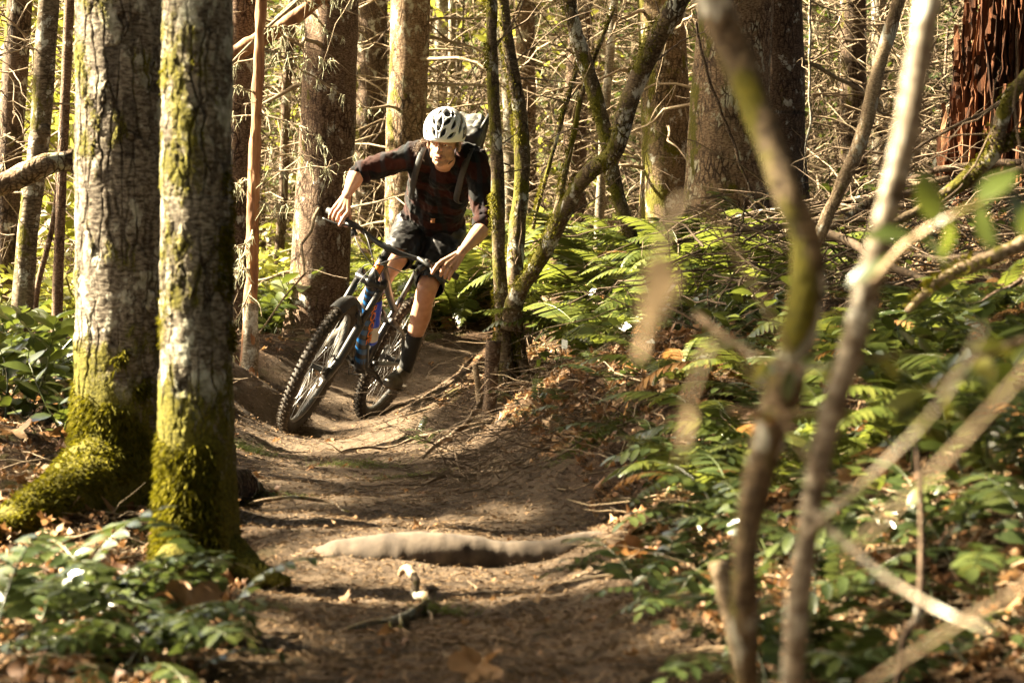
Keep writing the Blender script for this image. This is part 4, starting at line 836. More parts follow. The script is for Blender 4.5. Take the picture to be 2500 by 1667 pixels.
sh = np.array([.41, 0, .62]); se = dt[10] + [0, 0, .045]
pt(MB().tube([sh, sh + (se - sh) * .45, sh + (se - sh) * .46, sh + (se - sh) * .9, se], [.02, .02, .011, .011, .016], 14), 'shock', 'black_paint', fr)
# blue bands with dark gaps and the orange lettering along the down tube
T_, N_, B_ = frames(dt)
for k in range(9):
    i = 4 + k * 2; c0, c1 = dt[i], dt[i + 1]; rr_ = .0365 if i > 5 else .0325
    n = 9; ring = []
    for cc, sh_ in ((c0, 0), (c1, .012)):
        d = unit(dt[i + 1] - dt[i]); dn = unit(np.cross(d, (0, 1, 0))); dn = -dn if dn[2] > 0 else dn
        for j in range(n): an = math.radians(-70 + 140 * j / (n - 1)); ring.append(cc + d * sh_ * (j / n - .5) * 2 + (dn * math.cos(an) + np.array([0, 1, 0]) * math.sin(an)) * (rr_ + .0015))
    pt(MB().add(ring, [(j, j + 1, n + j + 1, n + j) for j in range(n - 1)]), 'paint_band', 'blue', fr)
def text(body, size, mat, parent, loc, R, name='lettering', depth=.0006, sx=1.0):
    cu = bpy.data.curves.new(name, 'FONT'); cu.body = body; cu.size = size; cu.align_x = 'CENTER'; cu.align_y = 'CENTER'; cu.extrude = depth; cu.offset = size * .018
    o = bpy.data.objects.new('t', cu); COL.objects.link(o); dg = bpy.context.evaluated_depsgraph_get(); me = bpy.data.meshes.new_from_object(o.evaluated_get(dg)); bpy.data.objects.remove(o)
    o = link(name, me, mat, parent); M4 = Matrix.Identity(4)
    for i in range(3):
        for j in range(3): M4[i][j] = float(R[i][j]) * (sx if j == 0 else 1)
        M4[i][3] = float(loc[i])
    o.matrix_local = M4; return o
dmid = dt[13]; dd = unit(dt[16] - dt[10]); nrm = unit(np.array([.25, 1, 0]) - dd * (np.array([.25, 1, 0]) @ dd)); up_ = np.cross(nrm, dd)
text('ROGUE', .055, M['orange'], fr, dmid + nrm * .0385, np.stack([dd, up_, nrm], 1), sx=1.45)
# orange head badge
ring = []
for h in (.055, .10):
    for j in range(9): an = math.radians(-65 + 130 * j / 8); ring.append(HT0 + AX * (h - .012 * (j / 8)) + (PF * math.cos(an) + np.array([0, 1, 0]) * math.sin(an)) * .0288)
pt(MB().add(ring, [(j, j + 1, 10 + j, 9 + j) for j in range(8)]), 'head_badge', 'orange', fr)
pt(MB().tube([HT0 + AX * .075 + PF * .0295 + [0, -.012, 0], HT0 + AX * .085 + PF * .030, HT0 + AX * .072 + PF * .0295 + [0, .012, 0]], .0012, 5), 'badge_mark', 'black_paint', fr)

# cockpit
STEM = HT1 + AX * .055; CL = STEM + np.array([.055, 0, .018])
pt(MB().tube([HT1, HT1 + AX * .075], .019, 14).tube([STEM, CL], [.019, .022], 12), 'stem', 'black_matt', steer=True)
bp = catmull([CL + [-.062, -.385, .022], CL + [-.045, -.28, .022], CL + [-.03, -.19, .02], CL + [-.008, -.075, .002], CL, CL + [-.008, .075, .002], CL + [-.03, .19, .02], CL + [-.045, .28, .022], CL + [-.062, .385, .022]], 40)
bar = pt(MB().tube(bp, np.interp(np.abs(np.linspace(-1, 1, 40)), [0, .15, .35, 1], [.0165, .0165, .0125, .0112]), 14), 'handlebar', 'black_matt', steer=True)
GRIP = {}
for sg in (-1, 1):
    g0, g1 = CL + np.array([-.042, sg * .262, .022]), CL + np.array([-.063, sg * .388, .022]); GRIP[sg] = (g0, g1)
    pt(MB().tube([g0, g0 + (g1 - g0) * .06, g0 + (g1 - g0) * .07, g1], [.019, .019, .0165, .0165], 14), 'grip', 'black_matt', bar, True)
    m0 = CL + np.array([-.03, sg * .21, .02]); mb = MB(); mb.tube([m0 + [0, -sg * .012, 0], m0 + [0, sg * .012, 0]], .018, 12); mb.tube([m0 + [.02, -sg * .05, .004], m0 + [.026, sg * .02, -.004], m0 + [.028, sg * .045, -.008]], [.009, .012, .010], 10)
    br = pt(mb, 'brake', 'black_matt', bar, True)
    pt(MB().tube(catmull([m0 + [.03, sg * .035, -.01], m0 + [.06, sg * .06, -.022], m0 + [.062, sg * .11, -.03], m0 + [.055, sg * .16, -.034]], 12), .0045, 8), 'brake_lever', 'black_matt', br, True)
    pt(MB().tube([m0 + [.0, sg * .004, -.02], m0 + [.012, -sg * .02, -.045]], [.012, .02], 10), 'shifter', 'black_matt', br, True)
    pt(MB().tube(catmull([m0 + [.02, -sg * .05, .004], m0 + [.10, -sg * .12, -.03], CL + [.10, sg * .01, -.09], HT0 + [.05, -sg * .03, .02], CROWN + [.03, -sg * .05, -.05] if sg > 0 else HT0 + [-.1, .04, -.06]], 26), .0027, 6), 'cable', 'black_matt', bar, True)
pt(MB().tube(catmull([CL + [0, -.2, .0], CL + [.09, -.12, -.05], CL + [.10, .04, -.13], HT0 + [.03, .06, .0], HT0 + [-.08, .045, -.05]], 26), .0027, 6), 'cable', 'black_matt', bar, True)
pt(MB().tube(catmull([CL + [0, .2, .0], CL + [.07, .16, -.06], CL + [.085, .03, -.08], HT0 + [.05, -.06, .05], HT0 + [-.06, -.05, -.06]], 26), .0027, 6), 'cable', 'black_matt', bar, True)

# saddle, post, drivetrain
pt(MB().tube([ST + [-.012, 0, .03], [.235, 0, .90]], .0145, 12), 'seatpost', 'black_matt')
sv = catmull([[.07, 0, .935], [.12, 0, .94], [.2, 0, .925], [.27, 0, .925], [.335, 0, .918]], 18); pt(MB().tube(sv, np.interp(np.linspace(0, 1, 18), [0, .15, .5, 1], [.04, .068, .035, .018]), 16, True, .32), 'saddle', 'black_matt')
CRA = math.radians(200)      # left crank: back and slightly down
LP = BB + np.array([math.cos(CRA) * .17, .085, math.sin(CRA) * .17]); RP = BB + np.array([-math.cos(CRA) * .17, -.085, -math.sin(CRA) * .17])
pt(MB().tube([BB + [0, .07, 0], LP], [.016, .012], 10), 'crank_arm', 'black_paint'); pt(MB().tube([BB + [0, -.07, 0], RP], [.016, .012], 10), 'crank_arm', 'black_paint')
pt(MB().torus(BB + [0, -.05, 0], .062, (.006, .0015), n=40, m=6).tube([BB + [0, -.075, 0], BB + [0, .075, 0]], .015, 12), 'chainring', 'black_matt')
pt(MB().torus(np.array([0, -.045, WR]), .055, (.012, .012), n=30, m=6), 'cassette', 'rim')
pt(MB().tube([BB + [-.005, -.05, .062], [0, -.045, WR + .06]], .004, 5).tube([BB + [-.005, -.05, -.062], [.03, -.045, WR - .12]], .004, 5), 'chain', 'rim')
pt(MB().tube([[0, -.06, WR - .02], [.03, -.06, WR - .14]], .014, 8), 'derailleur', 'black_matt')
PED = {}
for sg, q in ((1, LP), (-1, RP)):
    PED[sg] = q + np.array([0, sg * .06, 0]); mb = MB(); c = PED[sg]
    for dx in (-.045, 0, .045): mb.tube([c + [dx, -.048, 0], c + [dx, .048, 0]], .007, 6)
    for dy in (-.048, .048): mb.tube([c + [-.048, dy, 0], c + [.048, dy, 0]], .007, 6)
    pt(mb, 'pedal', 'black_matt')
# bottle in its cage on the down tube
pt(MB().tube([dt[11] + [0, 0, .04], dt[19] + [0, 0, .035]], .007, 6).torus(dt[15] + [.02, 0, .078], .042, .003, axis=dd, n=20, m=5), 'bottle_cage', 'black_matt')
b0, b1 = BW(dt[20] + [.01, .022, .082]), BW(dt[11] + [.018, .022, .085]); bd = unit(b1 - b0); L_ = np.linalg.norm(b1 - b0)
bt = thing('water_bottle', 'bright blue water bottle with a pale label in the bike frame', 'bottle', b0)
MB().tube([b0, b0 + bd * .01, b0 + bd * L_ * .55, b0 + bd * L_ * .6, b0 + bd * L_ * .66, b0 + bd * L_ * .9, b0 + bd * L_], [.031, .035, .035, .032, .035, .035, .026], 20).build('body', M['bottle_blue'], bt, b0)
MB().tube([b0 + bd * L_ * .08, b0 + bd * L_ * .42], .0357, 20, False).build('printed_label', M['bottle_white'], bt, b0)
MB().tube([b0 + bd * L_, b0 + bd * (L_ + .02), b0 + bd * (L_ + .022), b0 + bd * (L_ + .045)], [.03, .028, .012, .010], 14).build('cap', M['black_matt'], bt, b0)
# ------------------------------------------------------------------ the rider
J = dict(rsh=P(1018, 378, 12.80), lsh=P(1160, 390, 12.70), rel=P(872, 424, 12.74), lel=P(1184, 552, 12.62), neck=P(1086, 396, 12.80),
         rhip=P(1008, 566, 13.20), lhip=P(1086, 578, 13.18), rkn=P(962, 640, 12.80), lkn=P(1042, 706, 12.86), ran=P(846, 800, 12.92), lan=P(998, 872, 13.06))
pel = (J['rhip'] + J['lhip']) / 2; spine = unit(J['neck'] - pel); lat = unit(J['lsh'] - J['rsh']); back = unit(np.cross(lat, spine)); back = back if back[1] > 0 else -back
hf = np.array([-math.sin(math.radians(13)), -math.cos(math.radians(13)), 0]); pt_ = math.radians(10.5)
HF = unit(hf * math.cos(pt_) + np.array([0, 0, -1]) * math.sin(pt_)); HU = unit(np.array([0, 0, 1]) * math.cos(pt_) + hf * math.sin(pt_)); HR = np.cross(HU, HF)
ro = math.radians(7); HR, HU = HR * math.cos(ro) - HU * math.sin(ro), HU * math.cos(ro) + HR * math.sin(ro)
HO = P(1073, 354, 12.46) - HF * .085
def HW(p): p = np.asarray(p, float); return HO + p[..., :1] * HR + p[..., 1:2] * HF + p[..., 2:3] * HU
HM = np.stack([HR, HF, HU], 1)
person = thing('person', 'rider in a white helmet, dark plaid shirt and black shorts on the bike', 'person', pel)
ORG = pel

def he(c, r, nu=20, nv=14): V, F = ellipsoid(c, r, nu, nv); return HW(V), F
def hc(a, ra, b, rb): return capsule(HW(np.array(a))[0] if np.ndim(HW(np.array(a))) > 1 else HW(np.array(a)), ra, HW(np.array(b)), rb)
head = [he((0, -.012, .035), (.076, .098, .105)), he((0, .018, -.035), (.059, .068, .076)), he((0, .060, -.098), (.025, .024, .020)), he((0, .045, -.088), (.042, .034, .026)),
        he((.043, .012, -.062), (.020, .035, .028)), he((-.043, .012, -.062), (.020, .035, .028)), he((.038, .046, -.022), (.022, .022, .018)), he((-.038, .046, -.022), (.022, .022, .018)), he((0, .036, -.045), (.054, .045, .05)),
        he((0, .066, .034), (.055, .024, .022)), he((.028, .081, .016), (.026, .010, .0075)), he((-.028, .081, .016), (.026, .010, .0075)),
        hc((0, .086, .008), .0085, (0, .106, -.030), .0115), he((0, .104, -.036), (.0135, .013, .010)), he((.0135, .094, -.038), (.0085, .010, .008)), he((-.0135, .094, -.038), (.0085, .010, .008)),
        he((0, .070, -.066), (.034, .021, .022)), he((0, .088, -.059), (.022, .007, .0048)), he((0, .086, -.073), (.019, .008, .0055)),
        he((.081, -.012, -.012), (.010, .019, .032)), he((-.081, -.012, -.012), (.010, .019, .032)),
        hc((0, -.03, -.05), .052, (0, -.065, -.10), .052)]
headV, headF = remesh(head, .0026, 5)
bp_ = [capsule(HW(np.array([0, -.05, -.07])), .05, J['neck'] - spine * .05, .058),
       capsule(J['neck'] - spine * .06, .085, pel + spine * .06, .09), capsule(J['rsh'], .05, J['lsh'], .05),
       capsule(J['rsh'], .055, J['rel'], .045), capsule(J['lsh'], .055, J['lel'], .045), capsule(J['rhip'], .07, J['lhip'], .07),
       capsule(J['rhip'], .085, J['rkn'], .056), capsule(J['lhip'], .085, J['lkn'], .056)]
for s in 'rl':
    k, a = J[s + 'kn'], J[s + 'an']; d = a - k; bk = unit(np.array([.3, 1, -.2]))
    bp_ += [capsule(k, .056, k + d * .12, .054), capsule(k + d * .08, .050, k + d * .38 + bk * .014, .056), capsule(k + d * .38 + bk * .014, .056, k + d * .72 + bk * .004, .042), capsule(k + d * .7, .042, a, .034), capsule(k + unit(J[s + 'kn'] - J[s + 'hip']) * .012 - bk * .01, .047, k + d * .06 - bk * .012, .046)]
hands = []
def hand(sg, elbow):
    g0, g1 = GRIP[sg]; fwd = np.array([1.0, 0, 0]); up = np.array([0, 0, 1.0]); parts = []
    def W(p): return BW(S(p))
    el = elbow; kc = W(g0 + (g1 - g0) * .5 + fwd * .004 + up * .036); wr = kc + unit(el - kc) * .088 + (W(up * .010) - W(up * 0))
    for i, t in enumerate((.15, .35, .54, .72)):
        g = g0 + (g1 - g0) * t; sc = (1, 1.03, .98, .84)[i]; inn = unit(g0 - g1)
        if i == 0: pts = [g + fwd * .010 + up * .038 + inn * .002, g + fwd * .050 + up * .020 + inn * .006, g + fwd * .070 - up * .006 + inn * .008, g + fwd * .076 - up * .028 + inn * .008]
        else: pts = [g + fwd * .010 + up * (.040 if i < 3 else .034), g + fwd * .043 * sc + up * .020, g + fwd * .041 - up * .012 * sc, g + fwd * .020 - up * .028]
        rad = np.array([.0122, .0112, .0103, .0090]) * (1, 1.02, .98, .88)[i]; pw = [W(p) for p in pts]
        for k in range(3): parts.append(capsule(pw[k], rad[k], pw[k + 1], rad[k + 1], 14))
        parts.append(ellipsoid(pw[0], .0135 * (1, 1.03, 1, .9)[i], 12, 8)); pb = wr + (W(g) - kc) * .32
        parts.append(capsule(pw[0], .0128, pb, .019, 14))
    gi = g0 + (g1 - g0) * .12; inn = unit(g0 - g1)
    th = [W(gi - fwd * .026 + up * .026), W(gi + inn * .018 - fwd * .02 + up * .004), W(gi + inn * .022 + fwd * .006 - up * .022), W(gi + inn * .014 + fwd * .026 - up * .022)]
    parts += [capsule(wr * .6 + th[0] * .4, .019, th[0], .016), capsule(th[0], .0165, th[1], .0135), capsule(th[1], .0135, th[2], .012), capsule(th[2], .012, th[3], .010)]
    fa = unit(el - wr); L = np.linalg.norm(el - wr); mid = wr + fa * L * .68
    parts += [capsule(wr, .0235, wr + fa * .05, .0255), capsule(wr + lat * .009, .019, wr - lat * .009 + fa * .03, .021), capsule(wr + fa * .05, .0265, mid, .043), capsule(mid, .043, el, .046)]
    return remesh(parts, .0027, 2)
hR = hand(-1, J['rel']); hL = hand(1, J['lel'])
bodyV, bodyF = remesh(bp_, .006, 8)
Vs, Fs, off, kinds = [], [], 0, []
for V, F in ((bodyV, bodyF), (headV, headF), hR, hL):
    Vs.append(V - ORG); Fs.append((np.asarray(F) + off)); off += len(V)
t = NT('skin'); co = t.coord(); n1 = t.noise(co, 30, 4); n2 = t.noise(co, 240, 3); a = t.n('Attribute', attribute_name='beard')
c = t.ramp(n1, [(.3, (.37, .19, .12)), (.7, (.48, .27, .18))]); c = t.mix(t.math('MULTIPLY', a.outputs['Fac'], t.ramp(n2, [(.35, .25), (.6, .75)])), c, (.16, .085, .05))
t.l(c, t.b.inputs['Base Color']); t.b.inputs['Roughness'].default_value = .48; t.b.inputs['Specular IOR Level'].default_value = .4
t.b.inputs['Subsurface Weight'].default_value = .12; t.b.inputs['Subsurface Radius'].default_value = (.012, .004, .002); t.b.inputs['Subsurface Scale'].default_value = 1.0
t.bump(n2, .25, .0015); M['skin'] = t.m
me = new_mesh('body', np.concatenate(Vs), np.concatenate(Fs)); hl = (headV - HO) @ HM
bd_ = sstep(-.035, -.06, hl[:, 2]) * sstep(-.02, .02, hl[:, 1]) + .9 * sstep(.022, .006, np.abs(hl[:, 2] + .047)) * sstep(.05, .075, hl[:, 1]) * (np.abs(hl[:, 0]) < .03) * 0.5
w = np.zeros(len(me.vertices), np.float32); w[len(bodyV):len(bodyV) + len(headV)] = np.clip(bd_, 0, 1) * .7
me.attributes.new('beard', 'FLOAT', 'POINT').data.foreach_set('value', w); link('body', me, M['skin'], person)
def hpart(name, parts, mat, parent=person):
    mb = MB()
    for V, F in parts: mb.add(V, F)
    return mb.build(name, mat, parent, ORG)
M['eye_white'] = simple('eye_white', ((.55, .5, .45), (.6, .56, .5)), 30, .3, 0); M['iris'] = simple('iris', ((.012, .009, .007), (.02, .014, .01)), 30, .2, 0); M['lip'] = simple('lip', ((.36, .13, .095), (.42, .17, .12)), 60, .4, .2, .001); M['hair'] = simple('brown_hair', ((.05, .028, .015), (.16, .095, .052)), 70, .5, .2, .001)
M['mouth'] = simple('mouth_dark', ((.05, .014, .010), (.07, .02, .014)), 30, .6, 0)
for sx in (-1, 1):
    e = hpart('eye', [he((sx * .030, .0735, .0005), (.0125, .008, .0058))], M['eye_white']); hpart('iris', [he((sx * .030 - .001, .0795, .0005), (.0052, .0028, .0048), 12, 8)], M['iris'], e)
    hpart('eyelid', [hc((sx * .017, .0805, .0055), .0034, (sx * .044, .0735, .0045), .0034), hc((sx * .018, .078, -.0065), .003, (sx * .043, .0725, -.0055), .003)], M['skin']); hpart('eyebrow', [hc((sx * .012, .092, .017), .0038, (sx * .046, .080, .020), .003)], M['hair'])
hpart('mouth', [he((0, .0925, -.0655), (.0185, .003, .0038))], M['mouth']); hpart('lip', [he((0, .0925, -.0605), (.0215, .0045, .0032))], M['lip']); hpart('lip', [he((0, .0915, -.0725), (.018, .0055, .0042))], M['lip'])
hpart('teeth', [he((-.001, .0928, -.0640), (.0105, .003, .0014))], M['eye_white'])
# hair at the temples and the wavy brown hair over the shoulder
r = np.random.default_rng(5)
def strands(src, d, L, rad, seed, wob=.3, droop=.3): q, qr = twig_paths(src, d, L, 8, wob, droop, seed, rad); return tubes_np(q, qr, 3)
c = P(1027, 356, 12.74); V, F = remesh([capsule(c + np.array([.012, 0, .014]), .020, c + np.array([-.010, -.005, -.014]), .016), capsule(c, .018, c + np.array([.010, -.005, -.030]), .012)], .003, 2, lambda V: .007 * fbm(V * 70, 3, 2))
lump = link('hair', new_mesh('hair', V - ORG, F), M['hair'], person); n = 900; src = V[r.integers(0, len(V), n)]; dd_ = unit(np.array([-.3, -.3, -.5])) + r.normal(0, .55, (n, 3)); V, F = strands(src, dd_, r.uniform(.008, .018, n), .0012, 9, .7, .5)
link('strands', new_mesh('strands', V - ORG, F), M['hair'], lump)['kind'] = 'stuff'; n = 260
for sx in (-1, 1):
    src = HW(np.stack([sx * (.074 + r.random(n) * .006), -.03 + r.random(n) * .05, .03 - r.random(n) * .045], 1)); V, F = strands(src, -HU + r.normal(0, .25, (n, 3)), r.uniform(.01, .022, n), .0018, 12 + sx, .2, .1); link('sideburn', new_mesh('sideburn', V - ORG, F), M['hair'], person)['kind'] = 'stuff'

# shirt: dark plaid, sleeves rolled to the elbow
def folds(sc, amp, seed, dirs): return lambda V: amp * fbm(np.stack([V @ dirs[0] * sc, V @ dirs[1] * sc * .35, V @ dirs[2] * sc], 1), 3, seed) + amp * .4 * fbm(V * sc * 3, 2, seed + 3)
rsh, lsh = J['rsh'], J['lsh']; rw_, lw_ = J['rhip'] + spine * .10, J['lhip'] + spine * .10
sh_ = [capsule(rsh + lat * .045, .088, rw_ + lat * .02, .085), capsule(lsh - lat * .045, .088, lw_ - lat * .02, .085), capsule(J['neck'] - spine * .08, .11, pel + spine * .10, .115), capsule(rsh, .068, lsh, .068),
       capsule(J['neck'] + spine * .012, .066, J['neck'] - spine * .1, .1), capsule(J['neck'] - spine * .03, .07, P(1080, 432, 12.78), .075), capsule(rsh, .068, rsh * .45 + J['rel'] * .55, .062), capsule(rsh * .45 + J['rel'] * .55, .062, J['rel'] + unit(rsh - J['rel']) * .015, .057), capsule(lsh, .068, lsh * .45 + J['lel'] * .55, .063), capsule(lsh * .45 + J['lel'] * .55, .063, J['lel'] + unit(lsh - J['lel']) * .02, .058),
       capsule(rw_, .088, rw_ - spine * .07, .096), capsule(lw_, .088, lw_ - spine * .07, .096), capsule((rw_ + lw_) / 2, .11, (rw_ + lw_) / 2 - spine * .06, .115)]
V, F = remesh(sh_, .007, 5, folds(16, .011, 3, (lat, spine, back)))
t = NT('plaid_flannel'); tc = t.n('TexCoord').outputs['Object']; wv = t.n('VectorMath', operation='MULTIPLY_ADD'); nz = t.n('TexNoise'); nz.inputs['Scale'].default_value = 8; t.l(tc, nz.inputs[0]); t.l(nz.outputs['Color'], wv.inputs[0]); wv.inputs[1].default_value = (.03,) * 3; t.l(tc, wv.inputs[2])
def band(vec, freq, ph, w0, w1):
    d = t.n('VectorMath', operation='DOT_PRODUCT'); t.l(wv.outputs[0], d.inputs[0]); d.inputs[1].default_value = tuple(vec); f = t.math('FRACT', t.math('ADD', t.math('MULTIPLY', d.outputs['Value'], freq), ph)); return t.ramp(f, [(0, 0), (w0, 0), (w0 + .04, 1), (w1, 1), (min(w1 + .04, 1), 0)])
bA, bB = band(unit(lat + back * .3), 8, .3, .30, .72), band(spine, 8, .1, .25, .68); bC = band(unit(lat + back * .3), 8, .62, .5, .72); bD = band(spine, 8, .55, .5, .7)
c = t.mix(bA, (.003, .003, .003), (.010, .0024, .0015)); c = t.mix(t.math('MULTIPLY', bB, .8), c, (.026, .0052, .0025)); c = t.mix(t.math('MULTIPLY', bC, .55), c, (.008, .013, .018)); c = t.mix(t.math('MULTIPLY', bD, .5), c, (.003, .003, .003))
t.l(t.mix(.4, c, t.ramp(t.noise(tc, 400, 2), [(.3, .6), (.7, 1.4)]), 'MULTIPLY'), t.b.inputs['Base Color']); t.b.inputs['Roughness'].default_value = .95; t.b.inputs['Specular IOR Level'].default_value = .15; t.b.inputs['Sheen Weight'].default_value = .06; t.bump(t.noise(tc, 300, 2), .3, .001); M['plaid'] = t.m
shirt = link('shirt', new_mesh('shirt', V - ORG, F), M['plaid'], person)
for s, S0 in (('r', rsh), ('l', lsh)):
    d = unit(S0 - J[s + 'el']); e = J[s + 'el'] + d * .006; mb = MB(); mb.tube([e, e + d * .004, e + d * .02, e + d * .042, e + d * .048], [.050, .0615, .064, .063, .056], 24, False)
    VV = np.concatenate(mb.V); VV = VV + .004 * fbm(VV * 40, 2, 4)[:, None]; link('cuff', new_mesh('cuff', VV - ORG, mb.F), M['plaid'], shirt)
cv = catmull([J['neck'] + HR * -.075 + HF * .015 - spine * .01, J['neck'] + HF * .07 - spine * .06 - lat * .03, J['neck'] + HF * .085 - spine * .075, J['neck'] + HF * .07 - spine * .06 + lat * .03, J['neck'] + HR * .075 + HF * .015 - spine * .01], 18)
MB().tube(cv, .018, 8, True, .5).build('collar', M['plaid'], shirt, ORG)
# small leather tab at the hem
tb = P(1058, 546, 13.0); tb = tb + (P(1058, 546, 12.9) - tb) * 0
# shorts
M['shorts'] = simple('black_nylon', ((.010, .010, .010), (.018, .017, .017)), 18, .45, .3, .006, spec=.35)
sp = [capsule(J['rhip'] + spine * .05, .108, J['lhip'] + spine * .05, .108), capsule(J['rhip'], .110, J['rhip'] * .2 + J['rkn'] * .8, .088), capsule(J['lhip'], .110, J['lhip'] * .16 + J['lkn'] * .84, .090)]
V, F = remesh(sp, .008, 4, folds(14, .009, 9, (lat, spine, back)))
# cut the hems flat
Fc = V[np.asarray(F)].mean(1); keep = np.ones(len(Fc), bool)
for s, fr_ in (('r', .90), ('l', .95)):
    d = unit(J[s + 'kn'] - J[s + 'hip']); h = J[s + 'hip'] * (1 - fr_) + J[s + 'kn'] * fr_; keep &= ~(((Fc - h) @ d > 0) & (np.linalg.norm(Fc - h, axis=1) < .16))
link('shorts', new_mesh('shorts', V - ORG, np.asarray(F)[keep]), M['shorts'], person)
# leather tab sits on the shirt hem, facing the camera
cz = P(1058, 547, 12.5); dirv = unit(cz - np.array([0, 0, CAMH])); sv_ = np.concatenate([shirt.data.vertices[i].co[:] for i in range(0)]) if False else None
Vs_ = np.empty(len(shirt.data.vertices) * 3, np.float32); shirt.data.vertices.foreach_get('co', Vs_); Vs_ = Vs_.reshape(-1, 3) + ORG; pp = PX(Vs_); near = np.where(np.hypot(pp[:, 0] - 1058, pp[:, 1] - 545) < 7)[0]
if len(near):
    k = near[np.argmin(Vs_[near, 1])]; cpt = Vs_[k] + np.array([0, -.008, 0]); MB().box(cpt, (.022, .004, .024)).build('hem_tab', simple('leather_tab', ((.32, .13, .05), (.40, .18, .08)), 40, .6, .2), shirt, ORG)
# socks and shoes
M['sock'] = simple('black_sock', ((.010, .010, .010), (.02, .02, .02)), 120, .9, .4, .001, (1, 1, 3)); M['shoe'] = simple('shoe_upper', ((.04, .036, .028), (.085, .074, .058)), 40, .6, .4, .002); M['sole'] = simple('gum_sole', ((.05, .036, .022), (.10, .075, .05)), 50, .8, .3, .002)
BF = BR @ np.array([1.0, 0, 0]); BU = BR @ np.array([0, 0, 1.0]); BL = BR @ np.array([0, 1.0, 0])
for s, sg in (('r', -1), ('l', 1)):
    k, a = J[s + 'kn'], J[s + 'an']; d = a - k; p0 = k + d * .64
    VV, FF = remesh([capsule(p0, .046, k + d * .85, .041), capsule(k + d * .8, .041, a, .040), capsule(a, .040, BW(PED[sg]) - BF * .105 + BU * .085, .038)], .006, 3); keep = (VV[np.asarray(FF)].mean(1) - p0) @ unit(d) > 0; link('sock', new_mesh('sock', VV - ORG, np.asarray(FF)[keep]), M['sock'], person)
    ball = BW(PED[sg]) + BU * .030; toe = ball + BF * .075 + BU * .004; heel = a + (ball - a) * .32 - BF * .075 - BU * .02; heel = ball - BF * .155 + BU * .03
    parts = [capsule(ball + BU * .012, .044, toe, .036), capsule(ball + BL * .012 + BU * .01, .04, toe + BL * .008, .034), capsule(heel + BU * .02, .036, ball + BU * .018, .044), capsule(heel + BU * .05 + BF * .035, .040, heel + BU * .025, .038), capsule(heel + BU * .052 + BF * .045, .042, ball + BU * .022 - BF * .02, .041)]
    VV, FF = remesh(parts, .005, 5); sl = (VV - ball) @ BU; VV = VV - BU[None] * np.minimum(sl + .024, 0)[:, None]
    so = link('shoe', new_mesh('shoe', VV - ORG, FF), M['shoe'], person)
    so_ = [capsule(heel - BU * .03, .036, ball - BU * .010, .045), capsule(ball - BU * .010, .045, toe - BU * .004, .038)]; VV, FF = remesh(so_, .005, 3); q = (VV - ball) @ BU; VV = VV + BU[None] * (np.clip(q, -.026, -.012) - q)[:, None]
    link('sole', new_mesh('sole', VV - ORG, FF), M['sole'], so)
    MB().tube([ball + BU * .055 - BF * .04 + BL * .035, ball + BU * .066 - BF * .035, ball + BU * .055 - BF * .03 - BL * .035], .007, 8).build('lace', M['black_matt'], so, ORG)
# wedding ring on the hand at the right
g0, g1 = GRIP[1]; g = g0 + (g1 - g0) * .57; ra, rb = BW(S(g + np.array([.010, 0, .040]))), BW(S(g + np.array([.042, 0, .020]))); rc = ra * .42 + rb * .58
MB().torus(rc, .0124, (.0012, .0022), axis=rb - ra, n=24, m=6).build('ring', M['gold'], person, ORG)

# helmet: vented shell over a dark liner
VENTS = [((0, 12), (0, 46), 6.5), ((24, 50), (18, 74), 9.0), ((-24, 50), (-18, 74), 7.0), ((15, 24), (36, 42), 4.8), ((-15, 24), (-36, 42), 4.4), ((8, -5), (19, 14), 4.8), ((-8, -5), (-19, 14), 4.8), ((28, -8), (45, 4), 4.4), ((-28, -8), (-45, 4), 4.4),
         ((36, 14), (54, 38), 4.2), ((-36, 14), (-54, 38), 4.2), ((44, 46), (58, 66), 4.2), ((-44, 46), (-58, 66), 4.2), ((58, 4), (72, 30), 4.6), ((-58, 2), (-72, 30), 4.6), ((76, 28), (92, 48), 4.0), ((-76, 28), (-92, 48), 4.0), ((100, 20), (135, 45), 6), ((-100, 20), (-135, 45), 6), ((150, 15), (150, 55), 6), ((-150, 15), (-150, 55), 6), ((180, 15), (180, 60), 5)]
def hel(lon, la, k=1.0):
    lo, a = np.radians(lon), np.radians(la); x = np.sin(lo) * np.cos(a) * .110; y = np.cos(lo) * np.cos(a) * .142 - .014; z = .062 + np.sin(a) * .122
    y = y + .014 * np.exp(-(lo / .9) ** 2) * np.exp(-((la + 14) / 12.) ** 2); return np.stack([x * k, (y + .014) * k - .014, (z - .06) * k + .06], -1)
nl, na = 300, 108; lon = np.linspace(-180, 180, nl, endpoint=False); u = np.linspace(0, 1, na); LO, UU = np.meshgrid(lon, u, indexing='ij'); lmin = -20 - 16 * sstep(70, 150, np.abs(LO)); LA = lmin + (88 - lmin) * UU
def vdist(lo, la):
    best = np.full(lo.shape, 99.)
    for (a0, b0), (a1, b1), w in VENTS:
        cs = np.cos(np.radians((b0 + b1) / 2)); dl = (lo - a0 + 180) % 360 - 180; x, y = dl * cs, la - b0; dx, dy = ((a1 - a0 + 180) % 360 - 180) * cs, b1 - b0; tt_ = np.clip((x * dx + y * dy) / (dx * dx + dy * dy), 0, 1)
        best = np.minimum(best, np.hypot(x - tt_ * dx, y - tt_ * dy) / (1.15 * w * (.35 + .65 * np.sin(np.pi * (.12 + .8 * tt_)))))
    return best
vd = vdist(LO, LA); kk = 1 + .014 * np.exp(-((vd - 1.4) / .4) ** 2) - .010 * np.exp(-((vd - 2.4) / .5) ** 2); HV = hel(LO, LA) ; ctr_ = np.array([0, -.014, .06]); HV = (HV - ctr_) * kk[..., None] + ctr_
F = []
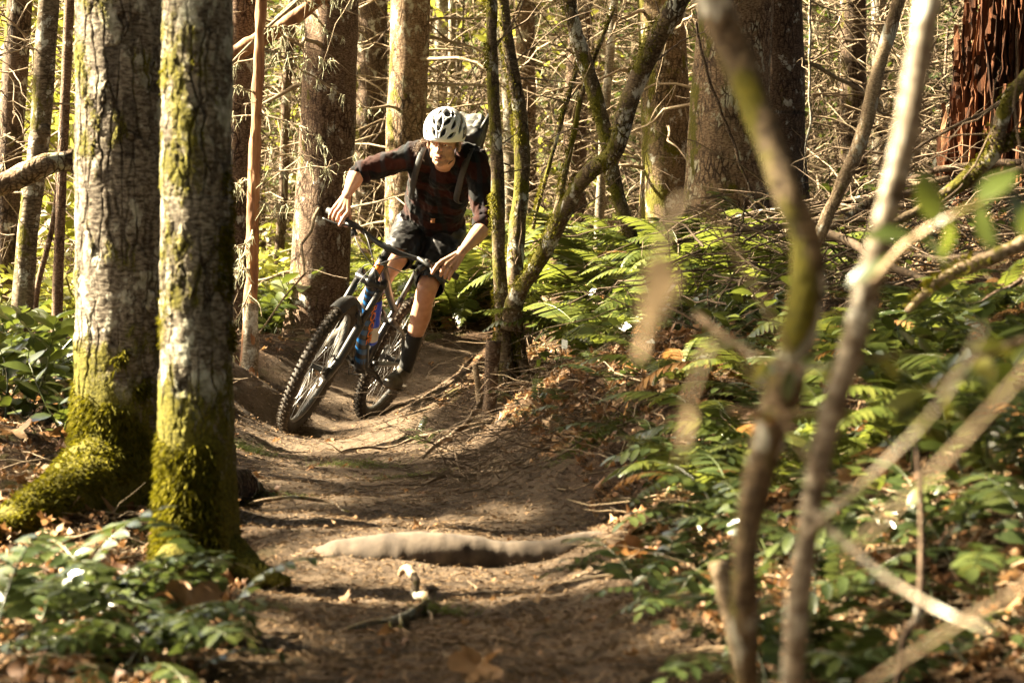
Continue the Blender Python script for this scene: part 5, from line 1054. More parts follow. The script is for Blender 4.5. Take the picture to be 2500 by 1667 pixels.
for i in range(nl):
    i2 = (i + 1) % nl
    for j in range(na - 1):
        if .25 * (vd[i, j] + vd[i2, j] + vd[i, j + 1] + vd[i2, j + 1]) > 1.0: F.append((i * na + j, i2 * na + j, i2 * na + j + 1, i * na + j + 1))
F.append(tuple(i * na + na - 1 for i in range(nl)))
me = new_mesh('helmet', HW(HV.reshape(-1, 3)) - ORG, F); bm = bmesh.new(); bm.from_mesh(me); bmesh.ops.delete(bm, geom=[v for v in bm.verts if not v.link_faces], context='VERTS'); bmesh.ops.recalc_face_normals(bm, faces=bm.faces[:]); bmesh.ops.solidify(bm, geom=bm.faces[:], thickness=.014); bm.to_mesh(me); bm.free()
me.polygons.foreach_set('use_smooth', np.ones(len(me.polygons), bool))
M['shell'] = simple('helmet_white', ((.74, .73, .71), (.80, .79, .77)), 12, .25, .02); M['liner'] = simple('helmet_liner', ((.008, .008, .008), (.014, .014, .014)), 40, .8, .2, .002)
helmet = link('helmet', me, M['shell'], person)
LO2, LA2 = np.meshgrid(np.linspace(-180, 180, 48, endpoint=False), np.linspace(-22, 89, 18), indexing='ij'); V = hel(LO2, LA2, .875).reshape(-1, 3)
link('liner', new_mesh('liner', HW(V) - ORG, [(i * 18 + j, ((i + 1) % 48) * 18 + j, ((i + 1) % 48) * 18 + j + 1, i * 18 + j + 1) for i in range(48) for j in range(17)]), M['liner'], helmet)
LO3, LA3 = np.meshgrid(np.linspace(74, 112, 16), np.linspace(-10, 18, 8), indexing='ij'); V = hel(LO3, LA3 + (LO3 - 74) * .25 - 4, 1.006).reshape(-1, 3); link('side_panel', new_mesh('side_panel', HW(V) - ORG, [(i * 8 + j, (i + 1) * 8 + j, (i + 1) * 8 + j + 1, i * 8 + j + 1) for i in range(15) for j in range(7)]), M['black_paint'], helmet)
M['print_white'] = simple('white_print', ((.7, .7, .7), (.75, .75, .75)), 20, .5, 0)
for ch, lo in zip('GIRO', (80, 87, 93, 102)):
    p = hel(np.array(lo), np.array(1.0 + (lo - 74) * .25), 1.012); p2 = hel(np.array(lo + 2.), np.array(1.0 + (lo + 2 - 74) * .25), 1.012); ex = unit(HW(p2) - HW(p)); nz_ = unit(HW(p) - HW(ctr_)); ey = np.cross(nz_, ex); ey = unit(ey); ez = np.cross(ex, ey); text(ch, .026, M['print_white'], helmet, HW(p) - ORG, np.stack([ex, ey, ez], 1), depth=.0004)
for sx in (-1, 1): MB().tube([HW(np.array([sx * .081, .012, .02])), HW(np.array([sx * .071, .012, -.05])), HW(np.array([sx * .050, -.012, -.090])), HW(np.array([sx * .03, -.02, -.112]))], .003, 6).build('chin_strap', M['black_matt'], helmet, ORG)

# backpack
bc = J['neck'] + lat * .012 - spine * .13 + back * .19
pack = thing('backpack', 'black and grey backpack on the riders back, its pale top catching the sun', 'bag', bc)
RB = np.stack([lat, spine, back], 1)
def rbox(c, hs, rad=.03): 
    out = []
    for sx in (-1, 1):
        for sy in (-1, 1): out.append(capsule(c + RB @ np.array([sx * (hs[0] - rad), sy * (hs[1] - rad), -(hs[2] - rad)]), rad, c + RB @ np.array([sx * (hs[0] - rad), sy * (hs[1] - rad), hs[2] - rad]), rad))
    mb = MB(); mb.box(c, ((hs[0]) * 2, (hs[1] - rad) * 2, (hs[2] - .005) * 2), RB); mb.box(c, ((hs[0] - rad) * 2, (hs[1]) * 2, (hs[2] - .005) * 2), RB); out.append((np.concatenate(mb.V), mb.F)); return out
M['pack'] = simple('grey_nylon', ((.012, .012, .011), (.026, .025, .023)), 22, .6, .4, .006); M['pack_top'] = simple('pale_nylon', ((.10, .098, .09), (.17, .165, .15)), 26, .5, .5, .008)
V, F = remesh(rbox(bc, (.125, .24, .085)), .008, 5, lambda V: .008 * fbm(V * 18, 3, 4)); link('pack_body', new_mesh('pack_body', V - bc, F), M['pack'], pack)
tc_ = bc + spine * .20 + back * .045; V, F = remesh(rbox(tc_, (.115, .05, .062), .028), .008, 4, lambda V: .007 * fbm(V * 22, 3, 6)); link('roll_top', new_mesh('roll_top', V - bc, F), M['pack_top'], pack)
for sx in (-1, 1): MB().tube([tc_ + lat * sx * .115 + spine * .03 - back * .05, tc_ + lat * sx * .125 + spine * .055, tc_ + lat * sx * .12 + spine * .02 + back * .085, bc + lat * sx * .125 + back * .09], .010, 8).build('side_strap', M['black_matt'], pack, bc)
for s, sx in (('r', -1), ('l', 1)):
    S0 = J[s + 'sh'] - lat * sx * .035; q = catmull([S0 + back * .10 - spine * .02, S0 + spine * .078 - back * .01, S0 - back * .095 + spine * .015, S0 - back * .115 - spine * .10, S0 - back * .10 - spine * .22, S0 + lat * sx * .02 - back * .02 - spine * .30], 26); MB().tube(q, .018, 10, True, .35).build('shoulder_strap', M['black_matt'], pack, bc)
# ------------------------------------------------------------------ plants
def leaf_quad(base, d, side, up, L, W, fold=.25, curl=.15, pts=((.0, .12), (.25, .8), (.55, 1.0), (.82, .6), (1.0, 0))):
    """one leaf blade: mid-rib row and two edges; returns V, F"""
    V, F = [], []
    for t, w in pts:
        c = base + d * L * t - up * curl * L * t * t
        V += [c + side * W * w * .5 + up * fold * W * w * .5, c, c - side * W * w * .5 + up * fold * W * w * .5]
    n = len(pts)
    for i in range(n - 1):
        a = i * 3; F += [(a, a + 3, a + 4, a + 1), (a + 1, a + 4, a + 5, a + 2)]
    return V, F

def frond_mesh(seed, n=26, droop=.5, wid=.17):
    r = np.random.default_rng(seed); mb = MB(); t = np.linspace(0, 1, 24)
    ang = .95 - (1.0 + droop) * t ** 1.3; seg = np.stack([np.cos(ang), .12 * np.sin(t * 3 + seed), np.sin(ang)], 1) / 23.
    c = np.concatenate([[[0, 0, 0]], np.cumsum(seg, 0)[:-1]]); mb.tube(c, np.linspace(.007, .0015, 24), 4, False)
    T, _, _ = frames(c)
    for k in range(n):
        u = .12 + .87 * k / (n - 1); i = u * 23; i0 = min(int(i), 22); p = c[i0] + (c[i0 + 1] - c[i0]) * (i - i0); d = T[i0]
        up = unit(np.cross(d, (0, 1, 0))); up = up if up[2] > 0 else -up
        l = wid * (math.sin(math.pi * min(.16 + .62 * u, 1)) ** .8) * (1 - .85 * max(u - .72, 0) / .28) * r.uniform(.85, 1.1)
        for sg in (-1, 1):
            if r.random() < .04: continue
            sd = np.array([0, sg, 0]); dd = unit(sd + d * (.25 + .35 * u) - up * r.uniform(0, .25)); ss = unit(np.cross(dd, up))
            V, F = leaf_quad(p, dd, ss, up, l, .036 * r.uniform(.8, 1.15), .15, .18, ((0, .55), (.3, 1), (.75, .65), (1, 0))); mb.add(V, F)
    return new_mesh('frond', np.concatenate(mb.V), mb.F)

def grape_mesh(seed, pairs=6):
    """pinnate leaf with oblong glossy leaflets, 1 unit long"""
    r = np.random.default_rng(seed); mb = MB(); t = np.linspace(0, 1, 14); ang = 1.05 - 1.45 * t
    c = np.concatenate([[[0, 0, 0]], np.cumsum(np.stack([np.cos(ang), 0 * t, np.sin(ang)], 1) / 13., 0)[:-1]]); mb.tube(c, np.linspace(.008, .004, 14), 4, False); T, _, _ = frames(c)
    for k in range(pairs + 1):
        u = .28 + .70 * k / pairs; i0 = min(int(u * 13), 12); p = c[i0] + (c[i0 + 1] - c[i0]) * (u * 13 - i0); d = T[i0]; up = unit(np.cross(d, (0, 1, 0))); up = up if up[2] > 0 else -up
        l = .17 * r.uniform(.85, 1.1) * (1 - .2 * u)
        if k == pairs: V, F = leaf_quad(p, d, np.array([0, 1., 0]), up, l, .068, .2, .2); mb.add(V, F); continue
        for sg in (-1, 1):
            dd = unit(np.array([0, sg, 0]) + d * .55 - up * r.uniform(-.1, .3)); ss = unit(np.cross(dd, up)); V, F = leaf_quad(p, dd, ss, up, l, .066 * r.uniform(.85, 1.15), r.uniform(.05, .35), r.uniform(.05, .3)); mb.add(V, F)
    return new_mesh('leaf', np.concatenate(mb.V), mb.F)

def spray_mesh(seed, n=9, w=.16):
    """woody shoot with broad alternate leaves, 1 unit long"""
    r = np.random.default_rng(seed); mb = MB(); t = np.linspace(0, 1, 12); ang = 1.15 - .9 * t
    c = np.concatenate([[[0, 0, 0]], np.cumsum(np.stack([np.cos(ang), .2 * np.sin(t * 5 + seed), np.sin(ang)], 1) / 11., 0)[:-1]]); mb.tube(c, np.linspace(.01, .004, 12), 4, False); T, _, _ = frames(c)
    for k in range(n):
        u = .18 + .8 * k / (n - 1); i0 = min(int(u * 11), 10); p = c[i0] + (c[i0 + 1] - c[i0]) * (u * 11 - i0); sg = 1 if k % 2 else -1
        dd = unit(np.array([0, sg, 0]) + T[i0] * r.uniform(.3, .9) + np.array([0, 0, r.uniform(-.5, .35)])); up = unit(np.array([r.normal(0, .3), r.normal(0, .3), 1])); ss = unit(np.cross(dd, up)); up = np.cross(ss, dd)
        V, F = leaf_quad(p, dd, ss, up, r.uniform(.2, .32), w * r.uniform(.8, 1.15), r.uniform(.05, .3), r.uniform(0, .35)); mb.add(V, F)
    return new_mesh('leaf_spray', np.concatenate(mb.V), mb.F)

FRONDS = [frond_mesh(i, 24 + i % 3 * 2, .25 + .22 * (i % 4), .15 + .015 * (i % 3)) for i in range(8)]
DEADFR = [frond_mesh(30 + i, 20, 1.3, .12) for i in range(3)]
GRAPES = [grape_mesh(i, 7 + i % 3) for i in range(6)]
SPRAYS = [spray_mesh(i, 7 + i % 3) for i in range(6)]
YSPRAYS = [spray_mesh(20 + i, 9, .13) for i in range(4)]
for m in FRONDS: m.materials.append(M['fern'])
for m in DEADFR: m.materials.append(M['fern_dead'])
for m in GRAPES: m.materials.append(M['grape'])
for m in SPRAYS: m.materials.append(M['salal'])
for m in YSPRAYS: m.materials.append(M['yellowleaf'])

PLANTS = []       # name, cat, group, zone, px, D, builder args
def plant(kind, zone, px, D, size, n, seed):
    PLANTS.append((kind, zone, px, D, size, n, seed))

KINDS_ = {'sword_fern': ('fern', FRONDS, 'frond', 'sword ferns', 'sword fern'),
          'oregon_grape': ('plant', GRAPES, 'leaf', 'glossy pinnate plants', 'pinnate plant'),
          'broadleaf_plant': ('plant', SPRAYS, 'leaf_spray', 'broad-leaved plants', 'broad-leaved plant'),
          'leafy_shoot': ('plant', YSPRAYS, 'leaf_spray', 'yellow-green shoots', 'yellow-green shoot')}

def place_plants():
    groups = {}
    for p in PLANTS: groups.setdefault((p[0], p[1]), []).append(p)
    for (kind, zone), ps in groups.items():
        ps.sort(key=lambda q: q[2]); cat, meshes, part, grp, word = KINDS_[kind]
        for idx, (_, _, px, D, size, n, seed) in enumerate(ps):
            r = np.random.default_rng(seed); g = G(px, D)
            if any((g[0] - x) ** 2 + (g[1] - y) ** 2 < rr * rr for x, y, rr in CLEAR): g = g + np.array([.0, -.12, 0]); g[2] = gz(g[:1], g[1:2])[0]
            lab = f'{word} {zone}' if len(ps) == 1 else f'{word} {zone}, {ORD[idx]} from the left' if idx < 20 else f'{word} {zone}, far along the row'
            rt = thing(kind, lab, cat, g - np.array([0, 0, .01]), f'{grp} {zone}'); a0 = r.random() * 6.28
            for k in range(n):
                az = a0 + 6.283 * k / n + r.normal(0, .25); s = size * r.uniform(.65, 1.15)
                me = meshes[int(r.integers(len(meshes)))]
                if kind == 'sword_fern' and r.random() < .08: me = DEADFR[int(r.integers(3))]
                o = link(part, me, None, rt); tilt = r.normal(0, .14) + (.12 if kind == 'sword_fern' else .2 * r.normal())
                if kind == 'sword_fern': tilt -= .22 * (k % 2)
                o.rotation_euler = (r.normal(0, .15), tilt, az); o.scale = (s, s * r.uniform(.85, 1.15), s)
                if kind != 'sword_fern': o.location = (r.normal(0, size * .12), r.normal(0, size * .12), 0)

r = np.random.default_rng(21)
def scatter(kind, zone, n, pxr, Dr, size, fr, seed, below=None):
    q = np.random.default_rng(seed)
    for k in range(n):
        D = q.uniform(*Dr); px = pxr[0] + (pxr[1] - pxr[0]) * (k + q.uniform(.05, .95)) / n
        plant(kind, zone, px, D, size * q.uniform(.75, 1.25), int(q.integers(fr[0], fr[1] + 1)), int(q.integers(1e6)))

# sword ferns
scatter('sword_fern', 'in full sun on the slope behind the rider', 20, (930, 1310), (15.9, 19.2), .85, (9, 12), 1)
scatter('sword_fern', 'in the first row right of the mossy shrub', 9, (1450, 1700), (10.6, 12.2), .6, (7, 10), 2)
scatter('sword_fern', 'in the upper row right of the mossy shrub', 10, (1450, 1820), (12.4, 14.6), .72, (8, 11), 3)
scatter('sword_fern', 'under the dead branches below the coarse grey trunk', 9, (1620, 2060), (10.4, 13.2), .6, (7, 10), 4)
scatter('sword_fern', 'low on the bank behind the blurred stems', 9, (1600, 2250), (7.4, 9.0), .46, (6, 9), 5)
scatter('sword_fern', 'on the slope between the blurred stems', 8, (1700, 2200), (5.8, 7.2), .40, (6, 9), 10)
scatter('sword_fern', 'at the right edge below the red stump', 8, (2150, 2520), (5.8, 8.6), .46, (6, 9), 6)
scatter('sword_fern', 'in the sunny hollow left of the lichen-spotted trunk', 8, (-40, 210), (15.5, 20), .6, (8, 11), 7)
scatter('sword_fern', 'beyond the berm left of the thick reddish fir', 6, (560, 720), (17.5, 21), .5, (7, 10), 8)
scatter('sword_fern', 'between the mossy upright fir and the shrub', 6, (1480, 1700), (14.6, 16.6), .55, (8, 10), 9)
scatter('sword_fern', 'out of focus, close at the right edge', 4, (2230, 2580), (2.7, 3.5), .62, (6, 8), 19)
# glossy pinnate low plants
scatter('oregon_grape', 'before the slim mossy trunk, lower left', 18, (-10, 520), (4.6, 5.35), .32, (4, 6), 11)
scatter('oregon_grape', 'at the trail edge lower right', 12, (1600, 1860), (5.0, 6.8), .32, (4, 6), 12)
scatter('oregon_grape', 'in the bottom right corner', 18, (1850, 2520), (4.2, 5.6), .31, (4, 7), 13)
scatter('oregon_grape', 'midway up the right bank', 18, (1560, 2500), (6.4, 8.4), .32, (4, 7), 14)
scatter('oregon_grape', 'high on the bank behind the blurred limb', 16, (1560, 2120), (9.4, 12.0), .34, (5, 8), 15)
scatter('oregon_grape', 'on the dirt bank below the ferns', 9, (1260, 1620), (9.3, 10.4), .22, (3, 5), 16)
scatter('oregon_grape', 'at the inner corner of the turn', 3, (1020, 1060), (10.6, 10.9), .14, (3, 4), 17)
# broad leaves at the far left and behind the berm
scatter('broadleaf_plant', 'at the left edge above the buttress root', 14, (-40, 190), (8.8, 11.8), .36, (4, 7), 21)
scatter('broadleaf_plant', 'behind the berm by the peeled snag', 14, (565, 720), (15.3, 17.2), .40, (4, 7), 22)
scatter('broadleaf_plant', 'on the right bank among the ferns', 8, (1480, 2100), (9.2, 12.6), .36, (4, 6), 23)
scatter('broadleaf_plant', 'close by the right edge', 8, (2150, 2520), (5.2, 7.4), .30, (4, 6), 24)
scatter('leafy_shoot', 'in the sun left of the lichen-spotted trunk', 12, (-40, 230), (15, 22), .55, (6, 9), 25)
scatter('leafy_shoot', 'beyond the berm, snag to reddish fir', 12, (550, 740), (18, 24), .55, (6, 9), 26)
scatter('leafy_shoot', 'in the sunlit gap behind the rider', 8, (860, 1260), (19, 24), .5, (6, 9), 27)
place_plants()

# blurred leafy twigs hanging close to the camera on the right
def near_spray(label, pxd, seed, size, n, mats):
    pts = catmull([P(*q) for q in pxd], 14); org = pts[0]; rt = thing('leafy_branch', label, 'branch', org); V, F = tube(pts, np.linspace(.004, .0015, 14), 6); link('stem', new_mesh('stem', V - org, F), M['bark_stick'], rt)
    r = np.random.default_rng(seed)
    for k in range(n):
        i = int(2 + (k + r.random()) * 11 / n); d = unit(r.normal(size=3) + np.array([0, 0, -.3])); up = unit(np.array([r.normal(0, .4), -.6, .8])); ss = unit(np.cross(d, up)); up = np.cross(ss, d); l = size * r.uniform(.7, 1.2)
        V, F = leaf_quad(pts[min(i, 13)], d, ss, up, l, l * .5, .2, .25); link('leaf', new_mesh('leaf', np.array(V) - org, F), M[mats[int(r.integers(len(mats)))]], rt)
near_spray('blurred pale green leaves on a twig before the grey blotched stem', [(2130, 690, 2.3), (2220, 590, 2.3), (2340, 520, 2.2), (2500, 450, 2.2)], 3, .05, 9, ['grape', 'salal'])
near_spray('blurred yellow-green leaves crossing the two near stems', [(1700, 770, 2.5), (1850, 870, 2.4), (2000, 900, 2.4), (2200, 860, 2.4)], 4, .038, 9, ['yellowleaf', 'salal'])
near_spray('blurred green leaf clump low at the right edge', [(2520, 820, 2.5), (2400, 870, 2.5), (2300, 930, 2.5), (2190, 1010, 2.5)], 5, .045, 10, ['salal', 'yellowleaf', 'deadleaf'])
near_spray('blurred leaves below the yellow-green ones', [(1780, 1000, 2.4), (1900, 1010, 2.4), (2060, 1000, 2.4)], 6, .03, 6, ['yellowleaf', 'deadleaf'])
# dry tan leaf hanging before the ferns, out of focus
for lab, px, py, D, hgt, sd in (('blurred dry tan leaf hanging in front of the ferns', 1515, 750, 1.35, .058, 3), ('blurred dry tan leaf low before the dirt bank', 1590, 1060, 1.35, .034, 4)):
    c = P(px, py, D); r = np.random.default_rng(sd); V, F = leaf_quad(np.array([.02, 0, hgt / 2]), unit(np.array([-.1, 0, -1])), np.array([1., .2, 0]), np.array([0., -1, 0]), hgt, hgt * .18, .3, .15)
    V = np.array(V) + r.normal(0, .003, (len(V), 3)); top = np.array([.02, 0, hgt / 2]); rt = thing('dry_leaf', lab, 'leaf', c); link('blade', new_mesh('blade', V, F), M['dryleaf'], rt)
    st = catmull([top, top + [.03, .05, .03], P(px + 420, py + 120, D + .8) - c], 10); V, F = tube(st, .0012, 5); link('stalk', new_mesh('stalk', V, F), M['twig'], rt)

# ------------------------------------------------------------------ litter on the ground
def in_clear(x, y, pad=0):
    m = np.zeros(len(x), bool)
    for cx, cy, rr in CLEAR: m |= (x - cx) ** 2 + (y - cy) ** 2 < (rr + pad) ** 2
    return m
def ground_pts(n, D0, D1, seed, px0=-80, px1=2580, power=1.0):
    r = np.random.default_rng(seed); d = D0 * (D1 / D0) ** (r.random(n) ** power); px = r.uniform(px0, px1, n); x = (px - 1250) / FPX * d; return x, d, r
def litter(name, label, V, F, mat):
    o = link(name, new_mesh(name, V, F, False), mat); tag(o, label, name.replace('_', ' ').split()[-1] if False else 'litter', kind='stuff'); return o

x, y, r = ground_pts(90000, 4.4, 17, 51); t = trail_mask(x, y); keep = r.random(len(x)) < np.where(t > .6, .8, 1.0); x, y = x[keep], y[keep]; n = len(x)
z = gz(x, y); a = r.random(n) * 6.283; L = r.uniform(.012, .042, n); w = .0011 * r.uniform(.7, 1.6, n); d = np.stack([np.cos(a), np.sin(a), r.normal(0, .16, n)], 1); s = np.stack([-np.sin(a), np.cos(a), 0 * a], 1)
p = np.stack([x, y, z + .003 + r.random(n) * .004], 1); h = d * (L / 2)[:, None]; ww = s * w[:, None]; md = np.array([0, 0, .004]) * r.random(n)[:, None]
V = np.stack([p - h - ww, p - h + ww, p + md + ww, p + h, p + md - ww], 1).reshape(-1, 3); litter('needle_litter', 'fallen brown needles strewn over trail and forest floor', V, np.arange(n * 5).reshape(-1, 5), M['needle'])

def leaf_litter(n, D0, D1, seed, size, name, label, mat, on=.02, px=(-80, 2580)):
    x, y, r = ground_pts(n, D0, D1, seed, *px); t = trail_mask(x, y); k = r.random(n) < np.where(t > .35, on, 1.0); k &= ~in_clear(x, y); x, y = x[k], y[k]; n = len(x); z = gz(x, y)
    th = np.linspace(0, 2 * math.pi, 10, endpoint=False); rad = np.array([1, .45, .85, .4, .6, .35, .6, .4, .85, .45])
    sz = size * r.uniform(.5, 1.25, n); a = r.random(n) * 6.28; base = np.stack([np.cos(th[None] + a[:, None]) * rad, np.sin(th[None] + a[:, None]) * rad, r.normal(0, .28, (n, 10))], -1) * sz[:, None, None]
    tl = r.normal(0, .45, (n, 2)); base[..., 2] += base[..., 0] * tl[:, :1] + base[..., 1] * tl[:, 1:]
    c = np.stack([x, y, z + .012 + np.abs(tl).max(1) * sz * .5], -1); ctr = np.zeros((n, 1, 3)); ctr[..., 2] = r.normal(0, .2, (n, 1)) * sz[:, None]
    V = np.concatenate([ctr, base], 1) + c[:, None]; b = (np.arange(n) * 11)[:, None, None]; i = np.arange(10)[None, :, None]
    F = np.concatenate([b + 0 * i, b + 1 + i, b + 1 + (i + 1) % 10], -1).reshape(-1, 3); litter(name, label, V.reshape(-1, 3), F, mat)
leaf_litter(4200, 4.4, 15, 61, .030, 'leaf_litter', 'brown dead leaves and crumbs littering the forest floor', M['deadleaf'])
leaf_litter(14000, 4.3, 13, 63, .013, 'bark_litter', 'small bark flakes and leaf crumbs on the ground', M['deadleaf'], .03)

leaf_litter(1500, 8.6, 11.4, 65, .030, 'leaf_litter', 'rusty dead leaves lying on the dirt bank below the ferns', M['deadleaf'], .02, (1230, 1750))
x, y, r = ground_pts(4200, 4.4, 16, 71); t = trail_mask(x, y); k = r.random(len(x)) < np.where(t > .15, .02, 1); x, y = x[k], y[k]; n = len(x); a = r.random(n) * 6.28
q, qr = twig_paths(np.stack([x, y, gz(x, y) + .006], 1), np.stack([np.cos(a), np.sin(a), r.normal(.03, .12, n)], 1), r.uniform(.05, .30, n), 6, .14, .05, 72, r.uniform(.0015, .0045, n)); q[..., 2] = np.maximum(q[..., 2], gz(q[..., 0], q[..., 1]) + .002)
V, F = tubes_np(q, qr, 4); litter('twig_litter', 'thin dead twigs scattered over the forest floor', V, F, M['twig'])
# root hairs and thin runners hanging from the cut bank at the inside of the turn
x, y, r = ground_pts(700, 8.4, 11.6, 73, 1080, 1620); n = len(x); q, qr = twig_paths(np.stack([x, y, gz(x, y) + .03], 1), np.stack([r.normal(-.6, .6, n), r.normal(-.6, .5, n), r.normal(-.1, .4, n)], 1), r.uniform(.08, .4, n), 8, .3, .2, 74, r.uniform(.001, .003, n)); q[..., 2] = np.maximum(q[..., 2], gz(q[..., 0], q[..., 1]) + .002)
V, F = tubes_np(q, qr, 4); litter('root_hairs', 'tangle of thin bare roots on the dirt bank by the shrub', V, F, M['twig_dark'])
# grass and moss wisps
def tuft(label, px, py_d, n, spread, seed, hgt=.05, mat='grass'):
    g = G(px, py_d); r = np.random.default_rng(seed); x = g[0] + r.normal(0, spread, n); y = g[1] + r.normal(0, spread * .6, n); a = r.random(n) * 6.28
    q, qr = twig_paths(np.stack([x, y, gz(x, y)], 1), np.stack([np.cos(a) * .8, np.sin(a) * .8, r.uniform(.4, 1, n)], 1), hgt * r.uniform(.5, 1.3, n), 5, .15, .35, seed, .0014)
    V, F = tubes_np(q, qr, 3); rt = link('grass_tuft', new_mesh('grass_tuft', V - g, F), M[mat]); rt.location = g; tag(rt, label, 'grass', 'grass tufts along the trail', 'stuff')
tuft('pale green fuzzy tuft at the right edge of the trail', 1460, 8.45, 700, .07, 1, .055)
tuft('small green tuft on the trail in front of the front wheel', 880, 10.0, 350, .09, 2, .04)
tuft('green tuft on the berm foot beside the slim mossy trunk', 590, 10.3, 350, .06, 3, .06)
tuft('thin green tuft beside the inner corner roots', 1000, 9.6, 260, .08, 4, .035)
tuft('dull green tuft in front of the slim mossy trunk, left side', 240, 5.9, 600, .07, 5, .05)
tuft('mossy wisp on the left of the trail past the slim trunk', 640, 8.4, 300, .10, 6, .03)
tuft('dry fern scrap below the big root', 1080, 5.9, 120, .04, 7, .05)

# sticks and fallen branches one can pick out
def stick(label, pxd, rad, mat='bark_stick', seed=0, name='fallen_branch', twigs=2, sit=False, n=40):
    pts = catmull([G(a, d, h) if sit else P(a, h, d) for a, h, d in pxd], n); org = pts[0]; r = np.random.default_rng(seed)
    pts = pts + np.c_[fbm(pts * 4 + seed, 3, seed), fbm(pts * 4 + 9, 3, seed), fbm(pts * 4 + 3, 3, seed)] * .022
    V, F = tube(pts, np.interp(np.linspace(0, 1, n), np.linspace(0, 1, len(rad)), rad), 9); rt = thing(name, label, 'branch', org); link('limb', new_mesh('limb', V - org, F), M[mat], rt)
    for k in range(twigs):
        i = int(r.integers(n // 4, n)); q, qr = twig_paths(pts[i][None], unit(r.normal(size=3) + np.array([0, 0, .2]))[None], np.array([r.uniform(.12, .35)]), 7, .2, .1, seed + k, min(rad) * .5); V, F = tubes_np(q, qr, 4); link('twig', new_mesh('twig', V - org, F), M['twig'], rt)
STK = [('long dead branch lying across the bank to the red stump', [(1650, 585, 12.0), (1850, 520, 12.0), (2100, 480, 12.0), (2300, 410, 11.8), (2540, 390, 11.6)], (.010, .014, .017, .018), 4),
 ('dead branch just below the long one', [(1800, 560, 11.0), (2000, 545, 11.0), (2250, 470, 11.2), (2540, 400, 11.2)], (.012, .016, .02, .02), 4),
 ('thick crooked dead limb behind the blurred grey stem', [(2010, 555, 10.4), (2070, 520, 10.3), (2180, 460, 10.3), (2330, 430, 10.2)], (.022, .02, .018, .015), 3),
 ('pale bare twig hanging straight down by the broad dark trunk', [(1976, -20, 14.0), (1976, 160, 14.0), (1982, 300, 14.0), (1964, 420, 14.0)], (.008, .008, .007, .004), 6),
 ('dark branch lying under the brush right of the blurred limb', [(1990, 560, 9.6), (2080, 590, 9.5), (2150, 640, 9.4), (2260, 690, 9.2)], (.02, .018, .016, .012), 2),
 ('dead branch arching over the ferns below the upright mossy fir', [(1480, 640, 14.0), (1620, 600, 14.0), (1760, 545, 13.8), (1900, 520, 13.6)], (.008, .010, .011, .010), 4),
 ('thin dead branch slanting before the coarse grey trunk', [(1700, 60, 14.2), (1730, 180, 14.2), (1800, 400, 14.2), (1850, 520, 14.2)], (.008, .009, .009, .007), 3),
 ('bare twig crossing in front of the red stump', [(2160, 420, 11.0), (2330, 300, 10.8), (2400, 270, 10.8), (2540, 190, 10.6)], (.006, .008, .008, .009), 2),
 ('stick poking up from the bank below the red stump', [(2280, 600, 8.8), (2400, 660, 8.6), (2540, 740, 8.4)], (.010, .010, .012), 2),
 ('bleached twig lying over the bank at the lower right', [(2350, 760, 7.6), (2440, 700, 7.6), (2560, 640, 7.6)], (.007, .008, .008), 2)]
for k, (lb, pxd, rad, tw) in enumerate(STK): stick(lb, pxd, rad, ['bark_dark', 'twig_dark', 'bark_stick'][k % 3] if k != 3 else 'bark_pale', seed=200 + k, twigs=tw, n=60)
stick('dark dead stick lying on the leaves left of the lichen-spotted trunk', [(30, .05, 10.6), (120, .05, 10.5), (220, .04, 10.4)], (.012, .014, .010), 'twig_dark', 231, sit=True)
stick('forked dry stick lying left of the trail by the slim trunk', [(600, .012, 8.0), (690, .014, 8.0), (800, .012, 8.05), (860, .01, 7.9)], (.005, .006, .006, .003), seed=232, sit=True, twigs=3)
stick('thin dry stick on the dirt behind the slim mossy trunk', [(150, .012, 7.2), (300, .02, 7.1), (420, .015, 7.2)], (.005, .006, .005), seed=233, sit=True)
stick('thin runner lying across the inner edge of the turn', [(820, .012, 10.6), (930, .02, 10.7), (1020, .02, 10.8), (1130, .03, 10.6)], (.003, .006, .008, .009), 'twig_dark', seed=234, sit=True, twigs=1)
stick('dead root arching out of the bank at the inner corner', [(1035, .01, 10.1), (1080, .05, 10.3), (1130, .06, 10.6), (1180, .06, 10.8)], (.008, .012, .013, .013), 'twig_dark', 235, sit=True, twigs=2)
stick('low bare root along the foot of the dirt bank', [(1000, .01, 9.0), (1130, .02, 9.1), (1250, .03, 9.1), (1350, .04, 9.1)], (.004, .008, .010, .007), 'twig_dark', 236, sit=True, twigs=3)
stick('wavy thin root at the right side of the trail', [(1330, .01, 8.6), (1430, .015, 8.6), (1500, .015, 8.5), (1600, .02, 8.5)], (.005, .006, .006, .005), seed=237, sit=True, twigs=2)
stick('short stick by the trail edge below the fuzzy tuft', [(1530, .015, 7.4), (1600, .02, 7.5), (1670, .02, 7.6)], (.007, .009, .008), seed=238, sit=True, twigs=1)

# the big worn root across the trail and the knotted little one below it
rp = catmull([G(745, 6.86, -.03), G(840, 6.86, -.026), G(980, 6.86, -.022), G(1090, 6.86, -.010), G(1210, 6.88, -.008), G(1330, 6.9, -.018), G(1430, 6.92, -.028), G(1500, 6.94, -.045)], 120)
rr = np.interp(np.linspace(0, 1, 120), [0, .12, .35, .55, .8, 1], [.03, .058, .070, .070, .056, .03]); V, F = tube(rp, rr, 40); V = V + (np.asarray(V) - np.repeat(rp, 40, 0)) * (.12 * fbm(V * np.array([6, 9, 9]), 3, 2) + .02 * fbm(V * np.array([60, 8, 8]), 2, 6))[:, None]
mt = simple('worn_root', ((.030, .020, .013), (.058, .041, .028), (.095, .07, .049)), 17, .95, .6, .006, (1.3, .8, .8), detail=7)
rt = thing('tree_root', 'thick worn pale root lying across the trail', 'root', rp[0]); link('limb', new_mesh('limb', V - rp[0], F), mt, rt)
